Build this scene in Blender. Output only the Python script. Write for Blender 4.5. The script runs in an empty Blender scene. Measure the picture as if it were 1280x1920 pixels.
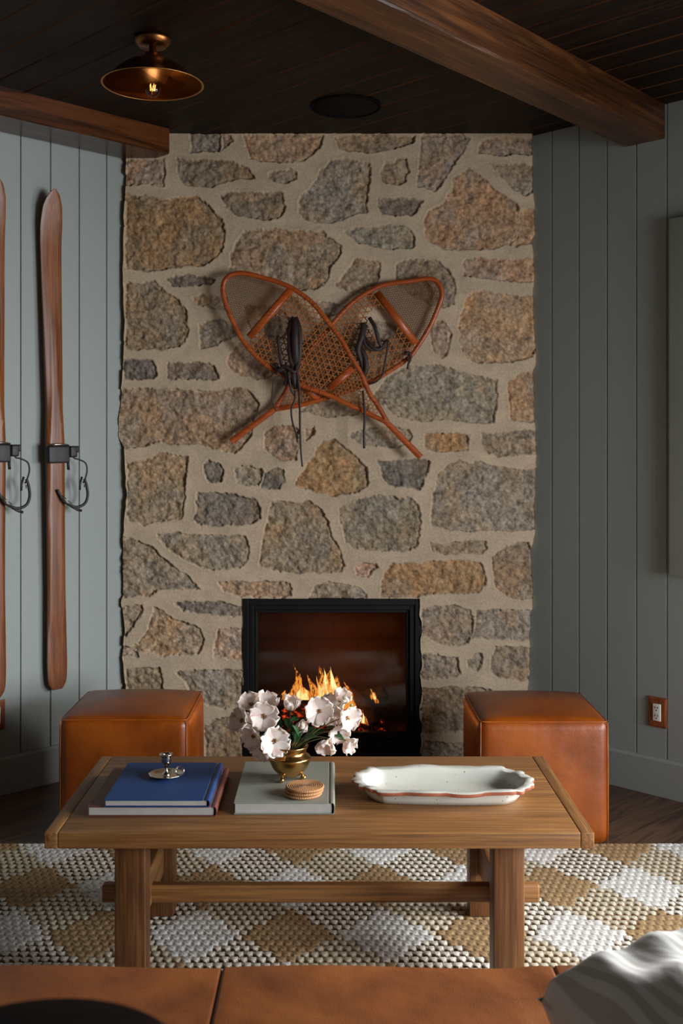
import bpy, bmesh, math, random
import numpy as np
from mathutils import Vector, Matrix
random.seed(7)
rng = np.random.RandomState(11)
SC = bpy.context.scene
COL = SC.collection
PI = math.pi

# ------------------------------------------------------------------ camera
F, CX, CY, CAMZ = 2040.0, 625.0, 835.0, 1.40     # focal length / principal point in px of the 1280x1920 frame
cam = bpy.data.cameras.new('camera'); camo = bpy.data.objects.new('camera', cam); COL.objects.link(camo)
camo.location = (0, 0, CAMZ); camo.rotation_euler = (PI/2, 0, 0)
cam.sensor_fit = 'HORIZONTAL'; cam.sensor_width = 36; cam.lens = F/1280*36
cam.shift_x = (640-CX)/1280; cam.shift_y = (CY-960)/1280
cam.clip_start = .05
cam.dof.use_dof = True; cam.dof.focus_distance = 3.3; cam.dof.aperture_fstop = 9
SC.camera = camo
# ------------------------------------------------------------------ colour management
vs = SC.view_settings
vs.view_transform = 'Standard'; vs.look = 'None'; vs.gamma = 1; vs.use_curve_mapping = False
vs.exposure = 0.08
SC.cycles.transparent_max_bounces = 24
SC.cycles.max_bounces = 8
# ------------------------------------------------------------------ world (dim interior daylight)
w = bpy.data.worlds.new('world'); SC.world = w; w.use_nodes = True
w.node_tree.nodes['Background'].inputs[0].default_value = (1, .97, .91, 1)
w.node_tree.nodes['Background'].inputs[1].default_value = .10
# ------------------------------------------------------------------ daylight through the right wall window, plus an added brightening lamp
def area(name, loc, target, sx, sy, energy, color, spread=PI):
    l = bpy.data.lights.new(name, 'AREA'); l.shape = 'RECTANGLE'; l.size = sx; l.size_y = sy
    l.energy = energy; l.color = color; l.spread = spread
    o = bpy.data.objects.new(name, l); COL.objects.link(o); o.location = loc
    o.rotation_euler = (Vector(target)-Vector(loc)).to_track_quat('-Z', 'Y').to_euler()
    return o
area('daylight_lamp', (2.93, 2.69, 1.50), (2.93-1.0, 2.69-1.0, 1.50-.32), 1.42, 1.22, 185, (.97, .98, 1.0), math.radians(160))
area('daylight_lamp', (3.44, .69, 1.20), (-.9, 3.9, .25), 1.45, 1.55, 61, (.88, .94, 1.0), math.radians(96))  # added lamp that brightens the left wall and stone; no window known there
FIRE = (0.02, 4.92, .36)
fl = bpy.data.lights.new('fire_glow', 'POINT'); fl.energy = 3.6; fl.color = (1, .24, .04); fl.shadow_soft_size = .07
fo = bpy.data.objects.new('fire_glow', fl); COL.objects.link(fo); fo.location = FIRE

# ------------------------------------------------------------------ helpers
def srgb(r, g, b):
    f = lambda c: (c/255/12.92) if c/255 <= .04045 else ((c/255+.055)/1.055)**2.4
    return (f(r), f(g), f(b), 1)

def tag(o, label=None, cat=None, group=None, kind=None):
    if label: o['label'] = label
    if cat: o['category'] = cat
    if group: o['group'] = group
    if kind: o['kind'] = kind
    return o

def thing(name, label, cat, loc=(0, 0, 0), group=None, rz=0):
    o = bpy.data.objects.new(name, None); COL.objects.link(o); o.location = loc; o.rotation_euler = (0, 0, rz)
    o.empty_display_size = .05
    return tag(o, label, cat, group)

class MB:
    def __init__(s): s.v = []; s.f = []; s.m = []
    def add(s, vf, mi=0):
        v, f = vf; n = len(s.v); s.v += [tuple(p) for p in v]; s.f += [tuple(i+n for i in q) for q in f]; s.m += [mi]*len(f); return s
    def build(s, name, mats, parent=None, smooth=True, bevel=0, seg=2, sub=0, solid=0):
        me = bpy.data.meshes.new(name); me.from_pydata(s.v, [], s.f)
        if not isinstance(mats, (list, tuple)): mats = [mats]
        for m in mats: me.materials.append(m)
        if len(mats) > 1: me.polygons.foreach_set('material_index', s.m)
        bm = bmesh.new(); bm.from_mesh(me); bmesh.ops.recalc_face_normals(bm, faces=bm.faces); bm.to_mesh(me); bm.free()
        if smooth: me.polygons.foreach_set('use_smooth', [True]*len(me.polygons))
        o = bpy.data.objects.new(name, me); COL.objects.link(o)
        if parent:
            o.parent = parent
        if bevel:
            b = o.modifiers.new('bevel', 'BEVEL'); b.width = bevel; b.segments = seg; b.limit_method = 'ANGLE'; b.angle_limit = .6; b.harden_normals = True
        if solid:
            b = o.modifiers.new('solid', 'SOLIDIFY'); b.thickness = solid; b.offset = 0
        if sub:
            b = o.modifiers.new('sub', 'SUBSURF'); b.levels = sub; b.render_levels = sub
        return o

def box(x0, x1, y0, y1, z0, z1):
    v = [(x, y, z) for x in (x0, x1) for y in (y0, y1) for z in (z0, z1)]
    return v, [(0, 1, 3, 2), (4, 6, 7, 5), (0, 4, 5, 1), (2, 3, 7, 6), (0, 2, 6, 4), (1, 5, 7, 3)]

def xf(vf, M):
    return [tuple(M @ Vector(p)) for p in vf[0]], vf[1]

def frame(o, ax, ay, az):
    M = Matrix.Identity(4)
    for i, a in enumerate((ax, ay, az)):
        for j in range(3): M[j][i] = a[j]
    for j in range(3): M[j][3] = o[j]
    return M

def tube(path, r, n=8, closed=False, flat=None):
    """round or elliptical tube; r scalar or list; flat=(a,b,nrm) makes a strap with b along nrm"""
    P = [Vector(p) for p in path]; N = len(P); v = []; f = []
    prev = None
    for i, p in enumerate(P):
        if closed: t = (P[(i+1) % N]-P[i-1])
        else: t = (P[min(i+1, N-1)]-P[max(i-1, 0)])
        t.normalize()
        if flat is not None: ref = Vector(flat[2])
        elif prev is None: ref = Vector((0, 0, 1)) if abs(t.z) < .9 else Vector((1, 0, 0))
        else: ref = prev
        b = (ref - t*ref.dot(t))
        if b.length < 1e-5: b = t.orthogonal()
        b.normalize(); a = b.cross(t).normalized(); prev = b
        rr = r[i] if hasattr(r, '__len__') else r
        for k in range(n):
            an = 2*PI*(k+.5)/n
            if flat is not None:
                v.append(p + a*math.cos(an)*flat[0]*rr + b*math.sin(an)*flat[1]*rr)
            else: v.append(p + a*math.cos(an)*rr + b*math.sin(an)*rr)
    m = N if closed else N-1
    for i in range(m):
        j = (i+1) % N
        for k in range(n):
            l = (k+1) % n
            f.append((i*n+k, i*n+l, j*n+l, j*n+k))
    if not closed:
        f.append(tuple(range(n))); f.append(tuple((N-1)*n+k for k in range(n)))
    return v, f

def lathe(prof, n=32, c=(0, 0, 0), closed=False):
    v = []; f = []
    for r, z in prof:
        for k in range(n):
            a = 2*PI*k/n; v.append((c[0]+r*math.cos(a), c[1]+r*math.sin(a), c[2]+z))
    m = len(prof); rg = m if closed else m-1
    for i in range(rg):
        j = (i+1) % m
        for k in range(n):
            l = (k+1) % n; f.append((i*n+k, i*n+l, j*n+l, j*n+k))
    if not closed:
        if prof[0][0] > 1e-6: f.append(tuple(range(n)))
        if prof[-1][0] > 1e-6: f.append(tuple((m-1)*n+k for k in range(n)))
    return v, f

def smoothpath(pts, k=6, closed=False):
    P = [Vector(p) for p in pts]; N = len(P); out = []
    rngN = N if closed else N-1
    for i in range(rngN):
        if closed: a, b, c, d = P[i-1], P[i], P[(i+1) % N], P[(i+2) % N]
        else: a, b, c, d = P[max(i-1, 0)], P[i], P[i+1], P[min(i+2, N-1)]
        for s in range(k):
            t = s/k
            out.append(.5*((2*b)+(c-a)*t+(2*a-5*b+4*c-d)*t*t+(3*b-a-3*c+d)*t**3))
    if not closed: out.append(P[-1])
    return out

def rbox(hx, hy, hz, r, n=10, bulge=(0, 0, 0), c=(0, 0, 0), er=4, dent=None):
    """closed rounded box with softly bulging faces"""
    def ticks(h):
        inner = [-(h-r)+2*(h-r)*i/n for i in range(n+1)]
        e = [r*(1-math.cos(PI/2*i/er)) if 0 else r*i/er for i in range(1, er+1)]
        return [-(h-r)-x for x in reversed(e)] + inner + [(h-r)+x for x in e]
    tx, ty, tz = ticks(hx), ticks(hy), ticks(hz)
    idx = {}; v = []; f = []
    def vid(i, j, k):
        key = (i, j, k)
        if key in idx: return idx[key]
        p = Vector((tx[i], ty[j], tz[k])); q = Vector((max(-(hx-r), min(hx-r, p.x)), max(-(hy-r), min(hy-r, p.y)), max(-(hz-r), min(hz-r, p.z))))
        d = p-q
        if d.length > 1e-9:
            m = max(abs(d.x), abs(d.y), abs(d.z)); d = d.normalized()*m
        s = q+d
        u, w_, t = s.x/hx, s.y/hy, s.z/hz
        s = s + Vector((bulge[0]*u**3*(1-w_**2)*(1-t**2), bulge[1]*w_**3*(1-u**2)*(1-t**2), bulge[2]*t**3*(1-u**2)*(1-w_**2)))
        if dent: s = dent(s)
        idx[key] = len(v); v.append((s.x+c[0], s.y+c[1], s.z+c[2])); return idx[key]
    X, Y, Z = len(tx)-1, len(ty)-1, len(tz)-1
    for k in (0, Z):
        for i in range(X):
            for j in range(Y): f.append((vid(i, j, k), vid(i+1, j, k), vid(i+1, j+1, k), vid(i, j+1, k)))
    for j in (0, Y):
        for i in range(X):
            for k in range(Z): f.append((vid(i, j, k), vid(i+1, j, k), vid(i+1, j, k+1), vid(i, j, k+1)))
    for i in (0, X):
        for j in range(Y):
            for k in range(Z): f.append((vid(i, j, k), vid(i, j+1, k), vid(i, j+1, k+1), vid(i, j, k+1)))
    return v, f

def at(px, py, Y):            # point of the room at depth Y seen at a photo position (used to measure the place)
    return Vector(((px-CX)/F*Y, Y, CAMZ-(py-CY)/F*Y))

# ------------------------------------------------------------------ materials
def newmat(name):
    m = bpy.data.materials.new(name); m.use_nodes = True
    nt = m.node_tree; return m, nt, nt.nodes['Principled BSDF']
def nd(nt, t, **k):
    n = nt.nodes.new(t)
    for a, b in k.items(): setattr(n, a, b)
    return n
def ramp(nt, stops):
    r = nd(nt, 'ShaderNodeValToRGB'); e = r.color_ramp.elements
    while len(e) < len(stops): e.new(.5)
    for i, (p, c) in enumerate(stops): e[i].position = p; e[i].color = c
    return r
def plain(name, c, rough=.5, metal=0, bump=0, bscale=60, var=.12, vscale=6, coat=0, detail=4, spec=.5):
    m, nt, b = newmat(name); L = nt.links
    tc = nd(nt, 'ShaderNodeTexCoord')
    n1 = nd(nt, 'ShaderNodeTexNoise'); n1.inputs['Scale'].default_value = vscale; n1.inputs['Detail'].default_value = detail
    L.new(tc.outputs['Object'], n1.inputs['Vector'])
    lo = tuple(max(0, x*(1-var)) for x in c[:3])+(1,); hi = tuple(min(1, x*(1+var)) for x in c[:3])+(1,)
    r = ramp(nt, [(.3, lo), (.7, hi)]); L.new(n1.outputs[0], r.inputs[0]); L.new(r.outputs[0], b.inputs['Base Color'])
    b.inputs['Roughness'].default_value = rough; b.inputs['Metallic'].default_value = metal
    b.inputs['Specular IOR Level'].default_value = spec
    if coat: b.inputs['Coat Weight'].default_value = coat
    if bump:
        n2 = nd(nt, 'ShaderNodeTexNoise'); n2.inputs['Scale'].default_value = bscale; n2.inputs['Detail'].default_value = 4
        L.new(tc.outputs['Object'], n2.inputs['Vector'])
        bp = nd(nt, 'ShaderNodeBump'); bp.inputs['Strength'].default_value = 1; bp.inputs['Distance'].default_value = bump
        L.new(n2.outputs[0], bp.inputs['Height']); L.new(bp.outputs[0], b.inputs['Normal'])
    return m
def wood(name, dark, mid, light, axis='X', rz=0, rough=.45, scale=1, knots=.25, bump=.0006, coat=0, spec=.5, fig=1.0):
    """grain running along the given axis (object space rotated by rz)"""
    m, nt, b = newmat(name); L = nt.links
    tc = nd(nt, 'ShaderNodeTexCoord'); mp0 = nd(nt, 'ShaderNodeMapping'); mp0.inputs['Rotation'].default_value = (0, 0, rz)
    L.new(tc.outputs['Object'], mp0.inputs[0])
    mp = nd(nt, 'ShaderNodeMapping'); s = [9*scale]*3; s['XYZ'.index(axis)] = .9*scale; mp.inputs['Scale'].default_value = s
    L.new(mp0.outputs[0], mp.inputs[0])
    big = nd(nt, 'ShaderNodeTexNoise'); big.inputs['Scale'].default_value = 1.2; big.inputs['Detail'].default_value = 3; big.inputs['Distortion'].default_value = .6
    L.new(mp.outputs[0], big.inputs['Vector'])
    mul = nd(nt, 'ShaderNodeMath', operation='MULTIPLY'); mul.inputs[1].default_value = 9*fig; L.new(big.outputs[0], mul.inputs[0])
    sn = nd(nt, 'ShaderNodeMath', operation='SINE'); mu2 = nd(nt, 'ShaderNodeMath', operation='MULTIPLY'); mu2.inputs[1].default_value = 4
    L.new(mul.outputs[0], mu2.inputs[0]); L.new(mu2.outputs[0], sn.inputs[0])
    mp2 = nd(nt, 'ShaderNodeMapping'); s2 = [160*scale]*3; s2['XYZ'.index(axis)] = 4*scale; mp2.inputs['Scale'].default_value = s2
    L.new(mp0.outputs[0], mp2.inputs[0])
    fine = nd(nt, 'ShaderNodeTexNoise'); fine.inputs['Scale'].default_value = 1; fine.inputs['Detail'].default_value = 5; fine.inputs['Roughness'].default_value = .6
    L.new(mp2.outputs[0], fine.inputs['Vector'])
    a1 = nd(nt, 'ShaderNodeMath', operation='MULTIPLY_ADD'); L.new(sn.outputs[0], a1.inputs[0]); a1.inputs[1].default_value = .11*knots/.25; L.new(fine.outputs[0], a1.inputs[2])
    a2 = nd(nt, 'ShaderNodeMath', operation='MULTIPLY_ADD'); L.new(big.outputs[0], a2.inputs[0]); a2.inputs[1].default_value = .5; L.new(a1.outputs[0], a2.inputs[2])
    r = ramp(nt, [(.5, dark), (.74, mid), (.98, light)]); L.new(a2.outputs[0], r.inputs[0])
    L.new(r.outputs[0], b.inputs['Base Color']); b.inputs['Roughness'].default_value = rough
    b.inputs['Specular IOR Level'].default_value = spec
    if coat: b.inputs['Coat Weight'].default_value = coat; b.inputs['Coat Roughness'].default_value = .2
    bp = nd(nt, 'ShaderNodeBump'); bp.inputs['Distance'].default_value = bump; bp.inputs['Strength'].default_value = 1
    L.new(a1.outputs[0], bp.inputs['Height']); L.new(bp.outputs[0], b.inputs['Normal'])
    return m
def vcol(name, attr, rough=.9, bump=0, bscale=200, mott=.25, mscale=60, spec=.3):
    """colour attribute broken up by fine mottling"""
    m, nt, b = newmat(name); L = nt.links
    a = nd(nt, 'ShaderNodeAttribute'); a.attribute_name = attr
    tc = nd(nt, 'ShaderNodeTexCoord'); n1 = nd(nt, 'ShaderNodeTexNoise'); n1.inputs['Scale'].default_value = mscale; n1.inputs['Detail'].default_value = 6
    n1.inputs['Roughness'].default_value = .65
    L.new(tc.outputs['Object'], n1.inputs['Vector'])
    mr = nd(nt, 'ShaderNodeMapRange'); mr.inputs['From Min'].default_value = .3; mr.inputs['From Max'].default_value = .7
    mr.inputs['To Min'].default_value = 1-mott; mr.inputs['To Max'].default_value = 1+mott; L.new(n1.outputs[0], mr.inputs[0])
    mx = nd(nt, 'ShaderNodeVectorMath', operation='SCALE'); L.new(a.outputs['Color'], mx.inputs[0]); L.new(mr.outputs[0], mx.inputs['Scale'])
    L.new(mx.outputs[0], b.inputs['Base Color']); b.inputs['Roughness'].default_value = rough; b.inputs['Specular IOR Level'].default_value = spec
    if bump:
        n2 = nd(nt, 'ShaderNodeTexNoise'); n2.inputs['Scale'].default_value = bscale; n2.inputs['Detail'].default_value = 6
        L.new(tc.outputs['Object'], n2.inputs['Vector'])
        bp = nd(nt, 'ShaderNodeBump'); bp.inputs['Distance'].default_value = bump
        L.new(n2.outputs[0], bp.inputs['Height']); L.new(bp.outputs[0], b.inputs['Normal'])
    return m

M = {}
M['paint'] = plain('painted_boards', srgb(142, 147, 142), .55, var=.03, vscale=1.5, spec=.35)
M['ceil'] = wood('dark_stained_boards', srgb(14, 8, 4), srgb(24, 14, 7), srgb(36, 22, 11), 'X', PI/4, .55, bump=.0004, spec=.15)
M['joint'] = plain('worn_board_edges', srgb(84, 50, 24), .6, var=.5, vscale=3, spec=.2)
M['beam'] = wood('stained_beam', srgb(44, 23, 8), srgb(70, 38, 14), srgb(96, 56, 24), 'X', -math.radians(48.4), .36, scale=.8, bump=.0012, knots=.35, fig=.6)
M['floor'] = wood('dark_oak_floor', srgb(50, 34, 24), srgb(82, 58, 42), srgb(104, 76, 56), 'X', -PI/4, .4, bump=.0005)
M['beamL'] = wood('stained_beam_left', srgb(44, 22, 7), srgb(68, 35, 12), srgb(92, 50, 20), 'X', -PI/4, .22, scale=.8, bump=.0008, knots=.35, fig=.6)
M['table'] = wood('oak_tabletop', srgb(96, 61, 29), srgb(134, 90, 47), srgb(162, 114, 64), 'X', 0, .5, scale=1, bump=.0005, knots=.10, fig=.6)
M['tableY'] = wood('oak_end_board', srgb(94, 59, 28), srgb(130, 87, 46), srgb(162, 116, 68), 'Y', 0, .5, bump=.0005, knots=.15, fig=.6)
M['tleg'] = wood('oak_leg', srgb(74, 43, 18), srgb(102, 62, 28), srgb(126, 82, 42), 'Z', 0, .5, bump=.0005)
M['ski'] = wood('ski_wood', srgb(78, 39, 9), srgb(112, 59, 18), srgb(138, 80, 31), 'Z', 0, .38, bump=.0003, knots=.12)
M['shoewood'] = wood('bent_ash', srgb(128, 50, 12), srgb(160, 70, 21), srgb(182, 92, 34), 'X', 0, .38, bump=.0003, knots=.1)
M['web'] = plain('rawhide_webbing', srgb(160, 94, 38), .55, var=.3, vscale=30)
M['webfine'] = plain('fine_webbing', srgb(112, 72, 38), .6, var=.3, vscale=30)
M['dleather'] = plain('dark_strap_leather', srgb(42, 26, 20), .6, var=.3, vscale=40, bump=.0006, bscale=150)
M['bindleather'] = plain('black_binding_leather', srgb(30, 25, 24), .55, var=.3, vscale=40, bump=.0006, bscale=150)
M['steel'] = plain('buckle_steel', srgb(160, 155, 145), .3, 1)
M['black'] = plain('black_steel', srgb(12, 11, 11), .5, 0, var=.1, spec=.25)
M['brassdk'] = plain('aged_brass', srgb(130, 84, 46), .35, 1, var=.2, vscale=20)
M['brassin'] = plain('brushed_brass_inside', srgb(176, 126, 62), .42, .8, var=.15, vscale=12)
M['brass'] = plain('polished_brass', srgb(198, 156, 96), .24, 1, var=.15, vscale=25, bump=.0003, bscale=40)
M['silver'] = plain('silver', srgb(214, 206, 192), .16, 1, var=.08, vscale=30)
M['speaker'] = plain('speaker_grille', srgb(26, 18, 11), .9, spec=.1)
M['speakrim'] = plain('speaker_rim', srgb(12, 9, 8), .8, spec=.1)
M['white'] = plain('white_plastic', srgb(226, 224, 216), .35, var=.03)
M['slot'] = plain('socket_slots', srgb(30, 30, 30), .6)
M['copper'] = wood('walnut_plate', srgb(92, 42, 18), srgb(128, 66, 30), srgb(150, 84, 44), 'Z', 0, .4, scale=3)
M['pages'] = plain('paper_pages', srgb(178, 173, 166), .8, var=.06, vscale=40)
M['blue'] = plain('blue_cloth', srgb(16, 56, 108), .62, var=.06, vscale=30, bump=.0002, bscale=600)
M['maroon'] = plain('maroon_cloth', srgb(112, 62, 50), .5, var=.1, vscale=15)
M['greyb'] = plain('sage_grey_cloth', srgb(134, 136, 124), .55, var=.04, vscale=10, bump=.0002, bscale=600)
M['leaf'] = plain('leaf_green', srgb(40, 82, 38), .45, var=.3, vscale=30)
M['stem'] = plain('stem_green', srgb(96, 92, 48), .6, var=.2)
M['anther'] = plain('anther', srgb(150, 104, 48), .7, var=.3, vscale=80)
M['bud'] = plain('green_bud', srgb(150, 176, 96), .6, var=.2, vscale=40)
M['dish'] = plain('speckled_glaze', srgb(202, 200, 188), .32, var=.04, vscale=8, coat=.2)
M['terra'] = plain('terracotta_rim', srgb(160, 92, 66), .6, var=.2, vscale=40)
M['char'] = plain('charred_log', srgb(26, 20, 18), .9, var=.5, vscale=30, bump=.01, bscale=30)
M['tray'] = wood('dark_tabletop', srgb(8, 4, 3), srgb(12, 6, 4), srgb(18, 9, 6), 'X', 0, .6, spec=.05)
M['paper'] = plain('art_panel', srgb(142, 148, 140), .6, var=.05, vscale=2)

def leather(name, dark, mid, light, rough, sc, crease, coat=.0, aniso=None):
    m, nt, b = newmat(name); L = nt.links
    tc = nd(nt, 'ShaderNodeTexCoord'); mp = nd(nt, 'ShaderNodeMapping')
    if aniso: mp.inputs['Scale'].default_value = aniso
    L.new(tc.outputs['Object'], mp.inputs[0])
    n1 = nd(nt, 'ShaderNodeTexNoise'); n1.inputs['Scale'].default_value = sc; n1.inputs['Detail'].default_value = 5; n1.inputs['Distortion'].default_value = .4
    L.new(mp.outputs[0], n1.inputs['Vector'])
    r = ramp(nt, [(.3, dark), (.52, mid), (.75, light)]); L.new(n1.outputs[0], r.inputs[0]); L.new(r.outputs[0], b.inputs['Base Color'])
    b.inputs['Roughness'].default_value = rough
    b.inputs['Coat Weight'].default_value = coat; b.inputs['Coat Roughness'].default_value = .3
    n2 = nd(nt, 'ShaderNodeTexNoise'); n2.inputs['Scale'].default_value = sc*1.3; n2.inputs['Detail'].default_value = 3
    L.new(mp.outputs[0], n2.inputs['Vector'])
    v = nd(nt, 'ShaderNodeTexVoronoi'); v.inputs['Scale'].default_value = 420; L.new(tc.outputs['Object'], v.inputs['Vector'])
    bp = nd(nt, 'ShaderNodeBump'); bp.inputs['Distance'].default_value = crease; L.new(n2.outputs[0], bp.inputs['Height'])
    bp2 = nd(nt, 'ShaderNodeBump'); bp2.inputs['Distance'].default_value = .00035; L.new(v.outputs[0], bp2.inputs['Height']); L.new(bp.outputs[0], bp2.inputs['Normal'])
    L.new(bp2.outputs[0], b.inputs['Normal'])
    return m
M['ottoman'] = leather('cognac_leather', srgb(100, 44, 1), srgb(130, 59, 2), srgb(154, 77, 7), .36, 5, .006, .1)
M['piping'] = leather('cognac_seam', srgb(140, 68, 16), srgb(170, 88, 26), srgb(186, 104, 38), .35, 8, .001, .1)
M['sofa'] = leather('tan_suede_leather', srgb(108, 56, 18), srgb(140, 76, 29), srgb(166, 97, 42), .55, 4, .010)

def petal_mat():
    m, nt, b = newmat('white_petal'); L = nt.links
    tc = nd(nt, 'ShaderNodeTexCoord'); n = nd(nt, 'ShaderNodeTexNoise'); n.inputs['Scale'].default_value = 40
    L.new(tc.outputs['Object'], n.inputs['Vector'])
    r = ramp(nt, [(.35, srgb(244, 226, 218)), (.55, srgb(252, 248, 244))]); L.new(n.outputs[0], r.inputs[0]); L.new(r.outputs[0], b.inputs['Base Color'])
    b.inputs['Roughness'].default_value = .6
    t = nd(nt, 'ShaderNodeBsdfTranslucent'); t.inputs[0].default_value = srgb(252, 236, 220)
    mx = nd(nt, 'ShaderNodeMixShader'); mx.inputs[0].default_value = .42
    L.new(b.outputs[0], mx.inputs[1]); L.new(t.outputs[0], mx.inputs[2]); L.new(mx.outputs[0], nt.nodes['Material Output'].inputs[0])
    return m
M['petal'] = petal_mat()

def speckle(m):
    nt = m.node_tree; b = nt.nodes['Principled BSDF']; L = nt.links
    src = b.inputs['Base Color'].links[0].from_socket
    tc = nd(nt, 'ShaderNodeTexCoord'); v = nd(nt, 'ShaderNodeTexVoronoi'); v.inputs['Scale'].default_value = 55; L.new(tc.outputs['Object'], v.inputs['Vector'])
    lt = nd(nt, 'ShaderNodeMath', operation='LESS_THAN'); lt.inputs[1].default_value = .09; L.new(v.outputs['Distance'], lt.inputs[0])
    mix = nd(nt, 'ShaderNodeMix', data_type='RGBA'); L.new(lt.outputs[0], mix.inputs['Factor']); L.new(src, mix.inputs['A']); mix.inputs['B'].default_value = srgb(96, 78, 60)
    L.new(mix.outputs['Result'], b.inputs['Base Color'])
speckle(M['dish'])

def rattan_mat():
    m, nt, b = newmat('coiled_rattan'); L = nt.links
    tc = nd(nt, 'ShaderNodeTexCoord'); sp = nd(nt, 'ShaderNodeSeparateXYZ'); L.new(tc.outputs['Object'], sp.inputs[0])
    at_ = nd(nt, 'ShaderNodeMath', operation='ARCTAN2'); L.new(sp.outputs[1], at_.inputs[0]); L.new(sp.outputs[0], at_.inputs[1])
    mu = nd(nt, 'ShaderNodeMath', operation='MULTIPLY'); mu.inputs[1].default_value = 70; L.new(at_.outputs[0], mu.inputs[0])
    sn = nd(nt, 'ShaderNodeMath', operation='SINE'); L.new(mu.outputs[0], sn.inputs[0])
    mr = nd(nt, 'ShaderNodeMapRange'); mr.inputs['From Min'].default_value = -1; L.new(sn.outputs[0], mr.inputs[0])
    r = ramp(nt, [(0, srgb(148, 92, 48)), (1, srgb(214, 160, 108))]); L.new(mr.outputs[0], r.inputs[0]); L.new(r.outputs[0], b.inputs['Base Color'])
    b.inputs['Roughness'].default_value = .55
    bp = nd(nt, 'ShaderNodeBump'); bp.inputs['Distance'].default_value = .001; L.new(mr.outputs[0], bp.inputs['Height']); L.new(bp.outputs[0], b.inputs['Normal'])
    return m
M['rattan'] = rattan_mat()

def stripe_mat():
    m, nt, b = newmat('striped_linen'); L = nt.links
    tc = nd(nt, 'ShaderNodeTexCoord'); sp = nd(nt, 'ShaderNodeSeparateXYZ'); L.new(tc.outputs['Object'], sp.inputs[0])
    n = nd(nt, 'ShaderNodeTexNoise'); n.inputs['Scale'].default_value = 9; L.new(tc.outputs['Object'], n.inputs['Vector'])
    ad = nd(nt, 'ShaderNodeMath', operation='MULTIPLY_ADD'); L.new(n.outputs[0], ad.inputs[0]); ad.inputs[1].default_value = .006; L.new(sp.outputs[0], ad.inputs[2])
    mu = nd(nt, 'ShaderNodeMath', operation='MULTIPLY'); mu.inputs[1].default_value = 330; L.new(ad.outputs[0], mu.inputs[0])
    sn = nd(nt, 'ShaderNodeMath', operation='SINE'); L.new(mu.outputs[0], sn.inputs[0])
    mr = nd(nt, 'ShaderNodeMapRange'); mr.inputs['From Min'].default_value = -.2; mr.inputs['From Max'].default_value = .5; L.new(sn.outputs[0], mr.inputs[0])
    r = ramp(nt, [(0, srgb(206, 201, 190)), (.6, srgb(238, 236, 230))]); L.new(mr.outputs[0], r.inputs[0]); L.new(r.outputs[0], b.inputs['Base Color'])
    b.inputs['Roughness'].default_value = .9; b.inputs['Sheen Weight'].default_value = .2
    n2 = nd(nt, 'ShaderNodeTexNoise'); n2.inputs['Scale'].default_value = 7; n2.inputs['Detail'].default_value = 3; n2.inputs['Distortion'].default_value = .8; L.new(tc.outputs['Object'], n2.inputs['Vector'])
    bp = nd(nt, 'ShaderNodeBump'); bp.inputs['Distance'].default_value = .012; bp.inputs['Strength'].default_value = .6; L.new(n2.outputs[0], bp.inputs['Height']); L.new(bp.outputs[0], b.inputs['Normal'])
    return m
M['stripe'] = stripe_mat()

def glass_mat(name, tint=(1, 1, 1, 1), rough=0.02, ior=1.45):
    m, nt, b = newmat(name); L = nt.links
    nt.nodes.remove(b)
    t = nd(nt, 'ShaderNodeBsdfTransparent'); t.inputs[0].default_value = tint
    g = nd(nt, 'ShaderNodeBsdfGlossy'); g.inputs['Roughness'].default_value = rough
    fr = nd(nt, 'ShaderNodeFresnel'); fr.inputs[0].default_value = ior
    mx = nd(nt, 'ShaderNodeMixShader'); L.new(fr.outputs[0], mx.inputs[0]); L.new(t.outputs[0], mx.inputs[1]); L.new(g.outputs[0], mx.inputs[2])
    L.new(mx.outputs[0], nt.nodes['Material Output'].inputs[0]); return m
M['glass'] = glass_mat('fire_glass', (.8, .78, .76, 1), .06)
M['bulbglass'] = glass_mat('bulb_glass', (.95, .9, .82, 1), .02)

def emit(name, c, s):
    m, nt, b = newmat(name); b.inputs['Base Color'].default_value = (0, 0, 0, 1)
    b.inputs['Emission Color'].default_value = c; b.inputs['Emission Strength'].default_value = s; return m
M['filament'] = emit('glowing_filament', (1, .38, .08, 1), 4)

def ember_mat():
    m, nt, b = newmat('glowing_ember'); L = nt.links
    tc = nd(nt, 'ShaderNodeTexCoord'); n = nd(nt, 'ShaderNodeTexNoise'); n.inputs['Scale'].default_value = 38; n.inputs['Detail'].default_value = 5; L.new(tc.outputs['Object'], n.inputs['Vector'])
    r = ramp(nt, [(.56, (0, 0, 0, 1)), (.66, (.8, .05, .01, 1)), (.78, (3, .7, .1, 1))]); L.new(n.outputs[0], r.inputs[0])
    b.inputs['Base Color'].default_value = srgb(24, 18, 16); L.new(r.outputs[0], b.inputs['Emission Color']); b.inputs['Emission Strength'].default_value = 1.2
    b.inputs['Roughness'].default_value = .9
    bp = nd(nt, 'ShaderNodeBump'); bp.inputs['Distance'].default_value = .01; L.new(n.outputs[0], bp.inputs['Height']); L.new(bp.outputs[0], b.inputs['Normal'])
    return m
M['ember'] = ember_mat()

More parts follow.
